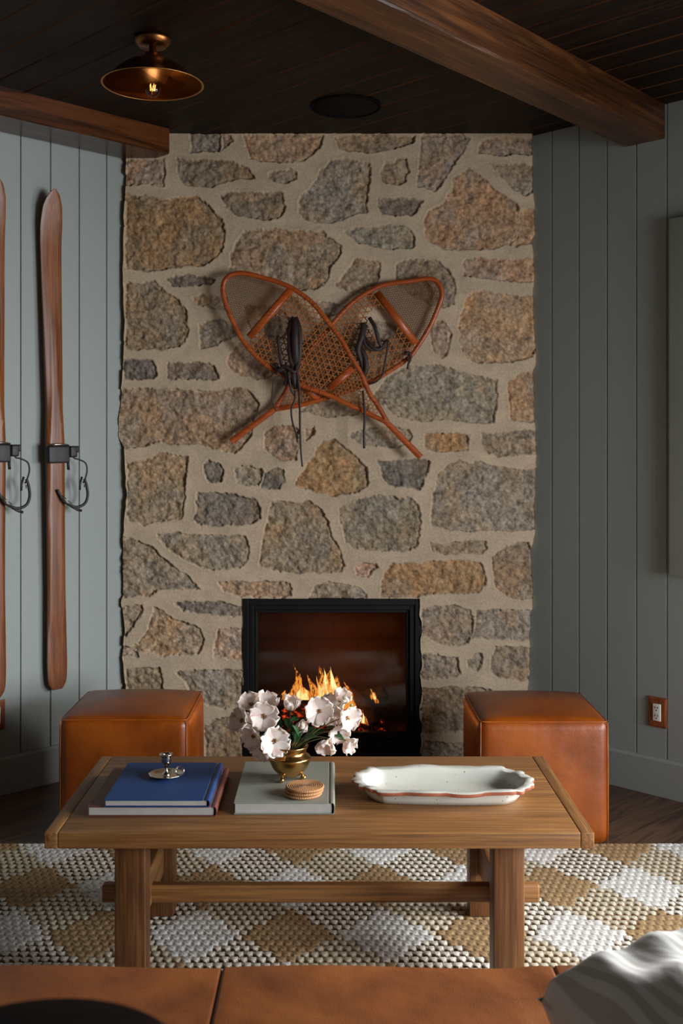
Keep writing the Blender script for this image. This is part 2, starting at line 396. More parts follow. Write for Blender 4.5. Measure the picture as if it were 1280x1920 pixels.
def flame_mat(name, stops, strength, sc=(60, 60, 7), thin=(.42, .62)):
    m, nt, b = newmat(name); L = nt.links; nt.nodes.remove(b)
    tc = nd(nt, 'ShaderNodeTexCoord'); mp = nd(nt, 'ShaderNodeMapping'); mp.inputs['Scale'].default_value = sc; L.new(tc.outputs['Object'], mp.inputs[0])
    n = nd(nt, 'ShaderNodeTexNoise'); n.inputs['Scale'].default_value = 1; n.inputs['Detail'].default_value = 4; n.inputs['Distortion'].default_value = 1.4; L.new(mp.outputs[0], n.inputs['Vector'])
    lw = nd(nt, 'ShaderNodeLayerWeight'); lw.inputs[0].default_value = .35
    inv = nd(nt, 'ShaderNodeMath', operation='SUBTRACT'); inv.inputs[0].default_value = 1; L.new(lw.outputs['Facing'], inv.inputs[1])
    mr = nd(nt, 'ShaderNodeMapRange', interpolation_type='SMOOTHSTEP'); mr.inputs['From Min'].default_value = thin[0]; mr.inputs['From Max'].default_value = thin[1]; L.new(n.outputs[0], mr.inputs[0])
    mu = nd(nt, 'ShaderNodeMath', operation='MULTIPLY'); L.new(inv.outputs[0], mu.inputs[0]); L.new(mr.outputs[0], mu.inputs[1])
    cr = ramp(nt, stops); L.new(mu.outputs[0], cr.inputs[0])
    e = nd(nt, 'ShaderNodeEmission'); L.new(cr.outputs[0], e.inputs[0]); e.inputs[1].default_value = strength
    t = nd(nt, 'ShaderNodeBsdfTransparent')
    mx = nd(nt, 'ShaderNodeMixShader'); L.new(mu.outputs[0], mx.inputs[0]); L.new(t.outputs[0], mx.inputs[1]); L.new(e.outputs[0], mx.inputs[2])
    L.new(mx.outputs[0], nt.nodes['Material Output'].inputs[0]); return m
M['flame'] = flame_mat('flame', [(0, (.9, .07, .004, 1)), (.35, (1, .18, .012, 1)), (1, (1, .45, .07, 1))], 1.35, sc=(110, 110, 20), thin=(.46, .57))
M['flamecore'] = flame_mat('flame_core', [(0, (1, .30, .03, 1)), (.5, (1, .52, .12, 1)), (1, (1, .78, .36, 1))], 2.2, sc=(45, 45, 5), thin=(.3, .55))
def firebrick_mat():
    m, nt, b = newmat('firebox_lining'); L = nt.links
    tc = nd(nt, 'ShaderNodeTexCoord'); mp = nd(nt, 'ShaderNodeMapping'); mp.inputs['Rotation'].default_value = (PI/2, 0, 0); L.new(tc.outputs['Object'], mp.inputs[0])
    br = nd(nt, 'ShaderNodeTexBrick'); L.new(mp.outputs[0], br.inputs['Vector'])
    br.inputs['Color1'].default_value = srgb(52, 34, 28); br.inputs['Color2'].default_value = srgb(44, 29, 24); br.inputs['Mortar'].default_value = srgb(32, 22, 18)
    br.inputs['Scale'].default_value = 1; br.inputs['Brick Width'].default_value = .23; br.inputs['Row Height'].default_value = .08; br.inputs['Mortar Size'].default_value = .004
    L.new(br.outputs[0], b.inputs['Base Color']); b.inputs['Roughness'].default_value = .8
    return m
M['lining'] = firebrick_mat()
# ================================================================== the room shell
CEIL = 2.76
LC, RC = 5.70, 5.66                    # left wall: -X+Y=LC, right wall: X+Y=RC (a corner the chimney breast cuts off)
S2 = math.sqrt(2)
def struct(name, mb, mat, **k):
    o = mb.build(name, mat, **k); o['kind'] = 'structure'; return o
mb = MB().add(box(-5.2, 5.2, -2.2, 5.8, -.1, -.0))
struct('floor', mb, M['floor'], smooth=False)
# boarded walls: vertical boards with narrow grooves; a point = origin + s*dir, groove depth along the normal
def boarded(name, org, dr, nrm, length, s0, pitch, z0, z1, mat, gd=.007, gw=.0035, back=.08, hole=None):
    mb = MB()
    def section(sa, sb, za, zb):
        prof = [(sa, 0)]; s = s0
        while s < sb:
            if s > sa: prof += [(s-gw, 0), (s-gw*.55, -gd), (s+gw*.55, -gd), (s+gw, 0)]
            s += pitch
        prof += [(sb, 0), (sb, -back), (sa, -back)]
        v = []
        for z in (za, zb):
            for a, d in prof: v.append((org[0]+dr[0]*a+nrm[0]*d, org[1]+dr[1]*a+nrm[1]*d, z))
        n = len(prof); f = [(i, (i+1) % n, n+(i+1) % n, n+i) for i in range(n)] + [tuple(range(n)), tuple(range(n, 2*n))]
        mb.add((v, f))
    if hole is None: section(0, length, z0, z1)
    else:
        ha, hb, hz0, hz1 = hole
        section(0, ha, z0, z1); section(hb, length, z0, z1); section(ha, hb, z0, hz0); section(ha, hb, hz1, z1)
    return struct(name, mb, mat, smooth=False)
q = 1/S2
# left wall starts behind the chimney breast; first groove at Y=4.717 -> s from Y=4.95
y0 = 4.95
WIN = (2.40, 3.94, .84, 2.16)
boarded('wall_left', (y0-LC, y0), (-q, -q), (q, -q), 5.6, (y0-4.717)*S2, .1365, 0, CEIL, M['paint'])
boarded('wall_right', (RC-y0, y0), (q, -q), (-q, -q), 5.05, (y0-4.714)*S2, .1349, 0, CEIL, M['paint'], hole=WIN)
# baseboards
def baseboard(name, org, dr, nrm, length):
    prof = [(0, 0), (.018, 0), (.018, .140), (.012, .150), (0, .150)]
    v = []
    for a in (0, length):
        for d, z in prof: v.append((org[0]+dr[0]*a+nrm[0]*d, org[1]+dr[1]*a+nrm[1]*d, z))
    n = 5; f = [(i, (i+1) % n, n+(i+1) % n, n+i) for i in range(n)] + [tuple(range(n)), tuple(range(n, 2*n))]
    struct(name, MB().add((v, f)), M['paint'], smooth=False)
yb = 4.80
baseboard('baseboard_left', (yb-LC, yb), (-q, -q), (q, -q), 5.3)
baseboard('baseboard_right', (RC-yb, yb), (q, -q), (-q, -q), 4.8)
# wall opposite the left wall, with an unseen window added for the second lamp
WK = 2.9
wc = ((RC+WK)/2, (RC-WK)/2)
def wpt(s, d=0): return (wc[0]-q*s-q*d, wc[1]-q*s+q*d)
def wbox(s0, s1, d0, d1, z0, z1):
    v = [(*wpt(s, d), z) for s in (s0, s1) for d in (d0, d1) for z in (z0, z1)]
    return v, [(0, 1, 3, 2), (4, 6, 7, 5), (0, 4, 5, 1), (2, 3, 7, 6), (0, 2, 6, 4), (1, 5, 7, 3)]
mb = MB(); w0, w1, wz0, wz1 = .32, 2.02, .38, 2.06
mb.add(wbox(0, w0, -.1, 0, 0, CEIL)); mb.add(wbox(w1, 4.2, -.1, 0, 0, CEIL)); mb.add(wbox(w0, w1, -.1, 0, 0, wz0)); mb.add(wbox(w0, w1, -.1, 0, wz1, CEIL))
struct('wall_front', mb, M['paint'], smooth=False)
mb = MB()
for a, b_ in ((w0, w0+.05), (w1-.05, w1), ((w0+w1)/2-.02, (w0+w1)/2+.02)): mb.add(wbox(a, b_, -.07, -.03, wz0, wz1))
mb.add(wbox(w0, w1, -.07, -.03, wz0, wz0+.05)); mb.add(wbox(w0, w1, -.07, -.03, wz1-.05, wz1))
struct('added_window', mb, M['paint'], smooth=False)  # frame of the added window, out of view
# the window in the right wall, beyond the picture edge
def rbx(s0_, s1_, d0, d1, z0, z1):
    v = [(RC-y0+q*s_-q*d, y0-q*s_-q*d, z) for s_ in (s0_, s1_) for d in (d0, d1) for z in (z0, z1)]
    return v, [(0, 1, 3, 2), (4, 6, 7, 5), (0, 4, 5, 1), (2, 3, 7, 6), (0, 2, 6, 4), (1, 5, 7, 3)]
mb = MB(); w0, w1, wz0, wz1 = WIN
for a, b_ in ((w0, w0+.05), (w1-.05, w1), ((w0+w1)/2-.02, (w0+w1)/2+.02)): mb.add(rbx(a, b_, -.07, -.03, wz0, wz1))
mb.add(rbx(w0, w1, -.07, -.03, wz0, wz0+.05)); mb.add(rbx(w0, w1, -.07, -.03, wz1-.05, wz1))
struct('window_1', mb, M['paint'], smooth=False)
# ceiling of V-jointed boards running parallel to the right wall
mb = MB(); pitch = .194/S2
c0, c1 = -1.9, RC+.25
prof = []; s = 0
tot = (c1-c0)/S2
sfirst = ((c1-5.718) % .194)/S2
prof.append((0, 0)); s = sfirst
while s < tot:
    prof += [(s-.006, 0), (s-.0015, .006), (s+.0015, .006), (s+.006, 0)]; s += pitch
prof += [(tot, 0), (tot, .08), (0, .08)]
v = []
for a in (-5.2, 4.6):
    for s_, d in prof:
        bx, by = c1/2 - q*s_, c1/2 - q*s_
        v.append((bx+q*a, by-q*a, CEIL+d))
n = len(prof); f = [(i, (i+1) % n, n+(i+1) % n, n+i) for i in range(n)] + [tuple(range(n)), tuple(range(n, 2*n))]
mb = MB(); mb.v = v; mb.f = f; nb = (n-5)//4
mb.m = [1 if (i < n-4 and i >= 1 and (i-1) % 4 in (0, 2)) else 0 for i in range(len(f))]
struct('ceiling', mb, [M['ceil'], M['joint']], smooth=False)

# ---- beams
def rough_beam(name, base, dr, side, L, W, H, mat, zt, seed):
    """hewn beam: box grid with slightly wandering arrises; base at the wall end, W along side, H downwards"""
    r_ = np.random.RandomState(seed); N = 60; mbx = MB(); v = []; f = []
    ks = [(0, 0), (.5, 0), (1, 0), (1, .5), (1, 1), (.5, 1), (0, 1), (0, .5)]
    wob = {k: np.convolve(r_.randn(N+12), np.ones(6)/6, 'same')[6:N+7]*.0035 for k in range(8)}
    ch = .006
    ring = []
    for (a, b_) in ((0, 0), (1, 0), (1, 1), (0, 1)):
        ring.append((a, b_))
    for i in range(N+1):
        t = L*i/N
        pts = []
        w_ = [wob[k][i] for k in range(8)]
        pts = [(0+0, 0), (W, 0), (W, H-ch+w_[0]), (W-ch+w_[1], H+w_[2]), (ch+w_[3], H+w_[2]), (0, H-ch+w_[4])]
        for a, b_ in pts: v.append((base[0]+dr[0]*t+side[0]*a, base[1]+dr[1]*t+side[1]*a, zt-b_))
    for i in range(N):
        for k in range(6):
            l = (k+1) % 6; f.append((i*6+k, i*6+l, (i+1)*6+l, (i+1)*6+k))
    f.append(tuple(range(6))); f.append(tuple(N*6+k for k in range(6)))
    mbx.add((v, f)); o = mbx.build(name, mat, smooth=False); return o
# left beam lies against the left wall, its end dies into the chimney breast
o = rough_beam('ceiling_beam', ((4.82-5.67), 4.82), (-q, -q), (q, -q), 5.2, .205, .108, M['beamL'], CEIL, 3)
tag(o, 'brown stained ceiling beam running along the top of the left wall', 'beam', 'ceiling beams')
# right beam crosses the ceiling from the right wall towards the camera's left
dx, dy = -.6623, -.749
e = .14
p0 = (1.1754-dx*e, 4.4426-dy*e)
o = rough_beam('ceiling_beam', p0, (dx, dy), (.7071*.0+ .749, -.6623), 5.6, .178, CEIL-2.623, M['beam'], CEIL, 5)
tag(o, 'thick brown hewn ceiling beam crossing the ceiling at upper right', 'beam', 'ceiling beams')

# ================================================================== the stone chimney breast
POLY = r"""
g 357,249 411,249 411,283 358,286
t 413,250 432,251 437,264 416,284
t 455,254 478,252 530,253 606,254 602,272 590,290 565,303 530,305 490,302 466,296 458,270
t 236,299 310,299 308,322 306,349 275,345 236,345
b 330,300 345,299 400,299 440,304 462,315 474,328 476,336 445,338 410,345 388,352 345,349 338,335 332,318
g 502,323 520,320 535,321 546,315 556,325 550,340 535,344 512,342 503,332
o 234,362 250,368 270,366 300,373 330,372 350,369 375,370 390,382 400,398 415,413 424,437 420,460 408,480 390,492 370,498 330,500 300,508 260,508 235,504
b 408,365 430,360 480,361 528,362 534,378 536,395 528,409 505,411 470,410 440,402 420,388
g 558,372 570,360 590,340 597,318 618,302 650,299 692,304 696,320 690,350 688,398 665,402 640,415 620,420 590,418 570,412 560,400
b 457,433 500,430 560,434 600,432 625,450 641,463 640,478 622,500 612,528 595,543 565,545 530,525 480,515 428,510 432,485 442,455
s 311,522 325,518 350,515 375,518 402,523 395,533 370,535 345,537 322,536 316,528
b 234,535 260,530 290,527 310,545 335,562 350,585 354,615 348,640 335,650 300,655 260,657 236,655
b 359,557 380,553 410,555 424,560 428,578 400,578 375,572 365,565
g 371,610 385,600 412,598 436,612 444,628 420,640 402,650 375,657 374,630
s 231,676 250,674 285,675 292,685 293,703 285,711 231,711
s 315,680 345,680 390,681 402,690 412,709 400,713 370,711 330,712 314,708
t 426,680 432,660 445,645 470,640 500,660 515,690 505,708 480,712 450,703 430,690
b 226,730 280,729 340,730 400,734 440,727 460,730 478,742 487,755 480,780 475,800 471,815 460,832 440,850 420,848 400,840 370,832 330,833 300,830 260,838 222,842 218,800 222,760
b 238,868 275,860 300,850 350,855 353,875 350,905 345,945 342,970 300,978 270,985 240,975
s 381,870 392,862 410,868 418,885 414,902 390,905 383,895
g 441,878 455,873 488,878 492,888 485,912 460,908 444,905
s 494,890 515,877 532,882 533,905 526,917 490,914
s 367,922 390,925 435,924 460,932 480,938 489,955 488,970 475,982 450,985 400,985 368,982 361,975 368,945
t 495,810 512,800 530,798 550,800 560,805 562,840 555,862 530,865 510,857 498,840
t 572,804 588,802 588,812 575,825
o 585,860 592,840 610,825 625,823 640,835 655,845 675,862 688,885 690,905 680,918 660,925 625,930 600,922 570,918 553,912 562,890 575,870
b 510,942 530,940 555,942 575,938 600,955 612,975 622,1000 635,1030 645,1060 640,1072 600,1075 560,1074 520,1070 485,1062 486,1040 495,1000 502,970
g 295,1002 330,998 370,1004 420,1005 460,1006 468,1025 466,1048 450,1064 400,1068 370,1063 340,1045 310,1025
g 228,1003 258,1012 290,1030 315,1055 350,1078 378,1102 340,1106 300,1106 280,1120 228,1118
t 407,1090 450,1089 500,1092 545,1092 548,1105 543,1118 500,1120 450,1118 415,1108
g 572,1124 590,1100 610,1092 640,1094 670,1102 690,1118 688,1124
t 812,605 830,600 842,615 845,640 840,662 828,670 815,662 806,640 803,620
T 862,600 868,570 885,548 905,545 940,550 970,556 1004,553 1006,600 1004,650 995,672 960,678 920,682 885,678 870,665 862,640 858,615
g 700,740 715,720 730,702 760,690 800,685 840,690 870,700 900,708 930,710 932,735 930,765 925,790 890,795 860,788 830,785 800,790 765,783 735,775 722,760 705,755
T 952,715 965,708 985,698 1006,690 1006,740 1006,790 975,790 953,785 955,750
g 655,815 680,805 700,800 730,798 765,804 772,820 765,836 740,838 700,838 670,833
o 797,815 815,810 850,812 878,815 880,832 878,845 850,847 820,846 797,840
g 902,812 925,810 960,808 1008,806 1010,835 1008,850 960,853 930,855 908,848 903,830
s 707,864 740,862 775,860 795,860 805,868 800,890 795,905 785,917 765,912 740,914 722,905 714,885
g 820,890 835,872 860,866 880,870 900,866 930,875 960,880 1008,876 1008,930 1006,990 960,997 920,992 880,995 830,992 807,985 808,950 815,920
g 633,955 660,940 700,930 720,928 745,935 770,935 785,950 788,975 786,1000 782,1025 760,1033 720,1034 690,1030 660,1028 645,1015 640,985
g 803,1018 830,1020 870,1015 910,1014 914,1025 905,1037 870,1036 830,1038 808,1032
p 664,1062 685,1056 705,1056 708,1063 700,1070 693,1080 665,1081
o 712,1100 722,1070 735,1058 770,1056 830,1052 870,1050 900,1056 910,1070 908,1095 895,1110 850,1112 800,1115 760,1120 714,1122
b 922,1045 940,1030 960,1018 990,1018 1002,1050 1003,1080 1003,1122 980,1124 950,1118 930,1105 925,1075
g 790,1145 815,1138 860,1136 880,1145 888,1165 885,1190 875,1205 845,1211 815,1205 790,1190
g 890,1145 940,1142 1000,1145 999,1170 998,1198 955,1197 910,1198 885,1195 892,1170
g 790,1225 820,1226 845,1230 860,1235 862,1265 850,1270 815,1272 790,1275
g 878,1240 890,1226 904,1226 902,1250 892,1257 878,1254
b 920,1235 930,1213 960,1212 996,1215 998,1240 998,1275 960,1275 935,1272 918,1255
b 790,1292 850,1288 900,1290 970,1300 968,1372 900,1370 830,1372 790,1375
g 790,1392 900,1392 960,1398 960,1440 790,1440
s 328,1130 345,1127 380,1128 410,1128 430,1134 456,1138 456,1157 420,1154 380,1152 345,1145
t 228,1136 268,1135 262,1155 248,1175 235,1192 228,1192
T 290,1140 300,1142 325,1160 350,1168 375,1178 384,1195 380,1220 372,1227 330,1228 290,1230 262,1222 248,1215 275,1180
t 408,1178 430,1177 456,1178 456,1236 425,1234 398,1232 402,1205
t 228,1212 246,1214 258,1224 258,1232 228,1232
b 238,1255 270,1250 295,1252 305,1268 303,1300 238,1300
g 330,1260 365,1256 400,1258 430,1255 456,1258 456,1325 420,1328 390,1325 360,1300
b 384,1365 400,1350 430,1345 456,1350 456,1430 384,1430
g 238,1322 300,1320 350,1330 352,1400 300,1410 238,1408
b 629,256 680,252 730,252 780,254 775,266 755,275 730,283 690,288 650,283 632,280 629,268
T 714,325 722,305 738,302 745,298 762,298 764,320 762,340 745,346 725,344 715,338
g 784,290 790,262 795,252 850,252 882,258 865,290 845,320 830,345 820,360 800,355 780,350 783,325
t 895,290 900,270 910,262 950,258 1003,262 1001,290 950,291
g 915,308 950,308 1003,310 1004,345 1000,360 985,368 965,355 940,332
s 708,372 750,371 792,375 785,395 772,407 745,407 715,402 708,385
g 645,435 665,428 710,425 755,423 768,435 778,450 775,465 740,467 700,465 665,452
T 795,410 802,395 830,380 842,360 848,340 858,325 877,316 900,330 915,345 935,360 955,372 968,385 972,400 972,430 965,450 945,462 920,468 880,466 830,467 810,455 796,440
T 975,397 990,390 1006,391 1006,440 1002,455 960,462 970,440
t 868,487 885,484 920,486 960,485 1007,484 1008,510 1006,530 950,528 910,524 870,518
b 742,495 755,488 800,486 820,490 840,505 850,520 852,545 848,570 830,580 800,570 760,550 742,530
T 665,485 715,490 712,520 700,545 680,550 650,548 627,535 640,520 655,500
g 590,568 620,566 650,572 640,590 600,595
g 560,770 590,755 640,750 690,760 680,775 640,782 600,778
b 455,575 520,570 545,600 530,640 470,620
g 660,610 700,602 760,612 768,650 700,668 655,645
b 560,640 620,630 640,680 600,720 545,700
"""
BASE = {'g': (148, 132, 112), 's': (124, 111, 97), 'b': (150, 127, 101), 't': (160, 134, 110), 'T': (164, 134, 104), 'o': (158, 126, 92), 'p': (172, 138, 116)}
def lin(c): return np.array(srgb(*c)[:3])
def vnoise(x, y, sc, seed):
    r_ = np.random.RandomState(seed); T = r_.rand(256, 256)
    X = x/sc; Y = y/sc; xi = np.floor(X).astype(int); yi = np.floor(Y).astype(int); fx = X-xi; fy = Y-yi
    fx = fx*fx*(3-2*fx); fy = fy*fy*(3-2*fy)
    g = lambda i, j: T[(xi+i) % 256, (yi+j) % 256]
    return (g(0, 0)*(1-fx)+g(1, 0)*fx)*(1-fy)+(g(0, 1)*(1-fx)+g(1, 1)*fx)*fy
def fbm(x, y, sc, seed, oct=4, gain=.5):
    s = 0; a = 1; t = 0
    for o_ in range(oct): s = s+a*vnoise(x+o_*37.3, y-o_*11.7, sc/2**o_, seed+o_); t += a; a *= gain
    return s/t
def grid_mesh(name, V, nr, nc, keep=None):
    me = bpy.data.meshes.new(name)
    r_, c_ = np.meshgrid(np.arange(nr-1), np.arange(nc-1), indexing='ij')
    if keep is not None: r_, c_ = r_[keep], c_[keep]
    r_, c_ = r_.ravel(), c_.ravel()
    a = r_*nc+c_; quads = np.stack([a, a+nc, a+nc+1, a+1], 1)
    return me, quads
def fill_mesh(me, V, quads, smooth=True):
    me.vertices.add(len(V)); me.vertices.foreach_set('co', V.astype(np.float32).ravel())
    me.loops.add(len(quads)*4); me.loops.foreach_set('vertex_index', quads.astype(np.int32).ravel())
    me.polygons.add(len(quads)); me.polygons.foreach_set('loop_start', (np.arange(len(quads))*4).astype(np.int32))
    me.update(calc_edges=True); me.validate()
    me.polygons.foreach_set('use_smooth', np.ones(len(me.polygons), bool))

YS = 4.75
def stone_wall():
    pxL = np.array([(240, 236), (300, 236), (350, 236), (390, 233), (500, 231), (560, 232), (600, 234), (660, 232), (700, 230), (760, 226), (790, 222), (820, 223), (838, 232), (870, 235), (900, 236), (930, 238), (970, 234), (1000, 232), (1040, 230), (1080, 232), (1118, 230), (1130, 228), (1180, 234), (1230, 230), (1290, 236), (1440, 236)], float)
    pxR = np.array([(240, 997), (300, 998), (350, 999), (390, 1002), (440, 1003), (454, 996), (480, 1001), (530, 1002), (540, 999), (600, 1000), (655, 1005), (680, 1004), (700, 1000), (760, 1001), (830, 1005), (860, 1005), (910, 1003), (990, 1002), (1005, 1003), (1020, 998), (1030, 994), (1060, 996), (1120, 1000), (1150, 996), (1200, 993), (1260, 993), (1290, 990), (1440, 992)], float)
    ys = np.linspace(248, 1436, 690); ih = int(np.argmin(abs(ys-1122)))
    n1, n2, n3 = 132, 200, 124
    nr = len(ys); nc = n1+n2+n3+1
    jag = (vnoise(ys, ys*0, 14, 91)-.5)*1.6
    xl = np.interp(ys, pxL[:, 0], pxL[:, 1]) + jag; xr = np.interp(ys, pxR[:, 0], pxR[:, 1]) - (vnoise(ys, ys*0, 12, 92)-.5)*2
    hl = 455+(vnoise(ys, ys*0, 16, 93)-.5)*5; hr = 788.5+(vnoise(ys, ys*0, 16, 94)-.5)*6
    X = np.zeros((nr, nc)); Yp = np.repeat(ys[:, None], nc, 1)
    X[:, :n1+1] = xl[:, None]+(hl-xl)[:, None]*np.linspace(0, 1, n1+1)
    X[:, n1:n1+n2+1] = hl[:, None]+(hr-hl)[:, None]*np.linspace(0, 1, n2+1)
    X[:, n1+n2:] = hr[:, None]+(xr-hr)[:, None]*np.linspace(0, 1, n3+1)
    wx = X+(fbm(X, Yp, 16, 1, 3)-.5)*9+(vnoise(X, Yp, 4, 5)-.5)*3.2; wy = Yp+(fbm(X, Yp, 16, 21, 3)-.5)*9+(vnoise(X, Yp, 4, 6)-.5)*3.2
    sd = np.full(X.shape, 40.0); idm = np.full(X.shape, -1)
    cols = []; k = 0
    for line in POLY.strip().split('\n'):
        tk = line.split(); p = np.array([[float(a) for a in t.split(',')] for t in tk[1:]])
        x0, y0_, x1, y1_ = p[:, 0].min()-14, p[:, 1].min()-14, p[:, 0].max()+14, p[:, 1].max()+14
        rsel = np.where((ys > y0_) & (ys < y1_))[0]
        if len(rsel) == 0: cols.append(lin(BASE[tk[0]])); k += 1; continue
        ra, rb = rsel[0], rsel[-1]+1
        xx, yy = wx[ra:rb], wy[ra:rb]
        msk = (X[ra:rb] > x0) & (X[ra:rb] < x1)
        qx, qy = xx[msk], yy[msk]
        d = np.full(qx.shape, 1e9); ins = np.zeros(qx.shape, bool)
        for i in range(len(p)):
            a, b_ = p[i], p[(i+1) % len(p)]; e_ = b_-a
            t = np.clip(((qx-a[0])*e_[0]+(qy-a[1])*e_[1])/(e_@e_), 0, 1)
            d = np.minimum(d, np.hypot(qx-a[0]-t*e_[0], qy-a[1]-t*e_[1]))
            cnd = (a[1] > qy) != (b_[1] > qy)
            with np.errstate(all='ignore'):
                xi = (b_[0]-a[0])*(qy-a[1])/(b_[1]-a[1])+a[0]
            ins ^= cnd & (qx < xi)
        s_ = np.where(ins, -d, d)
        sub = sd[ra:rb]; sid = idm[ra:rb]
        cur = sub[msk]; cid = sid[msk]; better = s_ < cur
        cur[better] = s_[better]; cid[better] = k; sub[msk] = cur; sid[msk] = cid
        c = lin(BASE[tk[0]])*(1+(rng.rand()-.5)*.16)*(1+(rng.rand(3)-.5)*.05); cols.append(c); k += 1
    cols = np.array(cols)
    inside = 1/(1+np.exp((sd)/.55))
    inner = np.clip(-sd/5, 0, 1)
    rough = fbm(X, Yp, 30, 41, 5, .62)-.5; rough2 = fbm(X, Yp, 11, 47, 4, .65)-.5
    facet = np.abs(fbm(X+9, Yp*1.2, 26, 61, 3)-.5)*2
    trow = fbm(X*.5+Yp*.25, Yp, 22, 51, 3)-.5
    hst = -.005 + .026*rough + .018*rough2 - .009*facet
    hst += .004*np.sin(inner*PI/2)
    hm = .0045 + .007*trow + .003*np.exp(-(np.clip(sd, 0, 50)/3.0)**2)
    h = hst*inside+hm*(1-inside)
    h -= .006*np.exp(-((sd+1.2)/1.3)**2)*(.25+.9*vnoise(X, Yp, 9, 77))
    # colour of the stones: crystalline flecks, iron stains; mortar a warm buff
    idc = np.where(idm < 0, 0, idm); C = cols[idc]
    fl1 = fbm(X, Yp, 5, 71, 3, .8)-.5; fl2 = fbm(X, Yp, 40, 81, 3)-.5; fl3 = fbm(X+50, Yp, 16, 85, 4, .7)-.5
    C = C*(1+1.7*fl1+.65*fl3)[..., None]
    st = np.clip(fl2*3.4+.12, 0, 1)[..., None]; C = C*(1-st*.45)+C*np.array([1.22, .95, .70])*st*.45
    gr = np.clip(-fl2*3.4, 0, 1)[..., None]; C = C*(1-gr*.3)+C.mean(-1, keepdims=True)*gr*.3*np.array([1.06, 1, .92])
    mort = lin((184, 162, 136))*(1+.16*(fbm(X*.6, Yp, 26, 95, 4)-.5)*2)[..., None]
    mort = mort*(1+.10*(vnoise(X, Yp, 3, 96)-.5))[..., None]
    Cc = C*inside[..., None]+mort*(1-inside)[..., None]
    Y = YS-h
    WX = (X-CX)/F*YS; WZ = CAMZ-(Yp-CY)/F*YS
    WZ[0] = CEIL; WZ[-1] = 0
    # roll the outer edges back
    V = np.stack([WX, Y, WZ], -1).reshape(-1, 3)
    keep = np.ones((nr-1, nc-1), bool); keep[ih:, n1:n1+n2] = False
    me, quads = grid_mesh('wall_back', V, nr, nc, keep)
    ID = np.arange(nr*nc).reshape(nr, nc)
    Vl = [V]; Cl = [Cc.reshape(-1, 3)]; off = len(V); Q = [quads]
    def skirt(ids, shift, depth):
        nonlocal off
        P = V[ids].copy(); P[:, 0] += shift[0]; P[:, 2] += shift[1]; P1 = P.copy(); P1[:, 1] += .012; P2 = P.copy(); P2[:, 0] += shift[0]*.4; P2[:, 1] += depth
        col = Cc.reshape(-1, 3)[ids]*.9; n_ = len(ids)
        Vl.extend([P1, P2]); Cl.extend([col, col]); a = np.arange(n_)+off; b_ = a+n_
        Q.append(np.stack([ids[:-1], ids[1:], a[1:], a[:-1]], 1)); Q.append(np.stack([a[:-1], a[1:], b_[1:], b_[:-1]], 1)); off += 2*n_
    skirt(ID[:, 0], (-.004, 0), .16); skirt(ID[::-1, -1], (.004, 0), .16)
    skirt(ID[ih:, n1][::-1], (.001, 0), .07); skirt(ID[ih:, n1+n2], (-.001, 0), .07); skirt(ID[ih, n1:n1+n2+1][::-1], (0, -.001), .07)
    V = np.concatenate(Vl); Cc2 = np.concatenate(Cl); quads = np.concatenate(Q)
    fill_mesh(me, V, quads)
    ca = me.color_attributes.new('tone', 'FLOAT_COLOR', 'POINT')
    ca.data.foreach_set('color', np.concatenate([np.clip(Cc2, .004, 1), np.ones((len(Cc2), 1))], 1).astype(np.float32).ravel())
    me.materials.append(M['stone'])
    o = bpy.data.objects.new('wall_back', me); COL.objects.link(o); o['kind'] = 'structure'
M['stone'] = vcol('fieldstone_and_mortar', 'tone', .92, .0014, 170, .15, 130)
stone_wall()

# ================================================================== built-in fireplace
fp = thing('fireplace', 'black framed gas fireplace with glass front set in the stone wall', 'fireplace', (0, YS, 0))
fp.location = (0, 0, 0)
FX0, FX1, FZ1 = at(453, 0, YS).x, at(790.5, 0, YS).x, at(0, 1122.5, YS).z
def ringframe(x0, x1, z0, z1, w, y0, y1, zb=None):
    mbx = MB(); wb = w if zb is None else zb
    mbx.add(box(x0, x0+w, y0, y1, z0, z1)); mbx.add(box(x1-w, x1, y0, y1, z0, z1)); mbx.add(box(x0+w, x1-w, y0, y1, z1-w, z1)); mbx.add(box(x0+w, x1-w, y0, y1, z0, z0+wb)); return mbx
ringframe(FX0, FX1, .004, FZ1, .030, YS+.004, YS+.05).build('outer_frame', M['black'], fp, smooth=False, bevel=.003)
ringframe(FX0+.030, FX1-.030, .034, FZ1-.030, .022, YS+.012, YS+.055, .075).build('inner_frame', M['black'], fp, smooth=False, bevel=.003)
ringframe(FX0+.052, FX1-.052, .109, FZ1-.052, .014, YS+.026, YS+.06, .03).build('glass_frame', M['black'], fp, smooth=False, bevel=.003)
gx0, gx1, gz0, gz1 = FX0+.064, FX1-.064, .137, FZ1-.064
MB().add(box(gx0, gx1, YS+.048, YS+.052, gz0, gz1)).build('glass_pane', M['glass'], fp, smooth=False)
mb = MB(); bx0, bx1, by0, by1, bz0, bz1 = FX0+.03, FX1-.03, YS+.06, YS+.44, .10, FZ1-.03; th = .02
mb.add(box(bx0, bx1, by1, by1+th, bz0, bz1)); mb.add(box(bx0-th, bx0, by0, by1, bz0, bz1)); mb.add(box(bx1, bx1+th, by0, by1, bz0, bz1)); mb.add(box(bx0, bx1, by0, by1, bz0-th, bz0)); mb.add(box(bx0, bx1, by0, by1, bz1, bz1+th))
mb.build('firebox', M['lining'], fp, smooth=False)
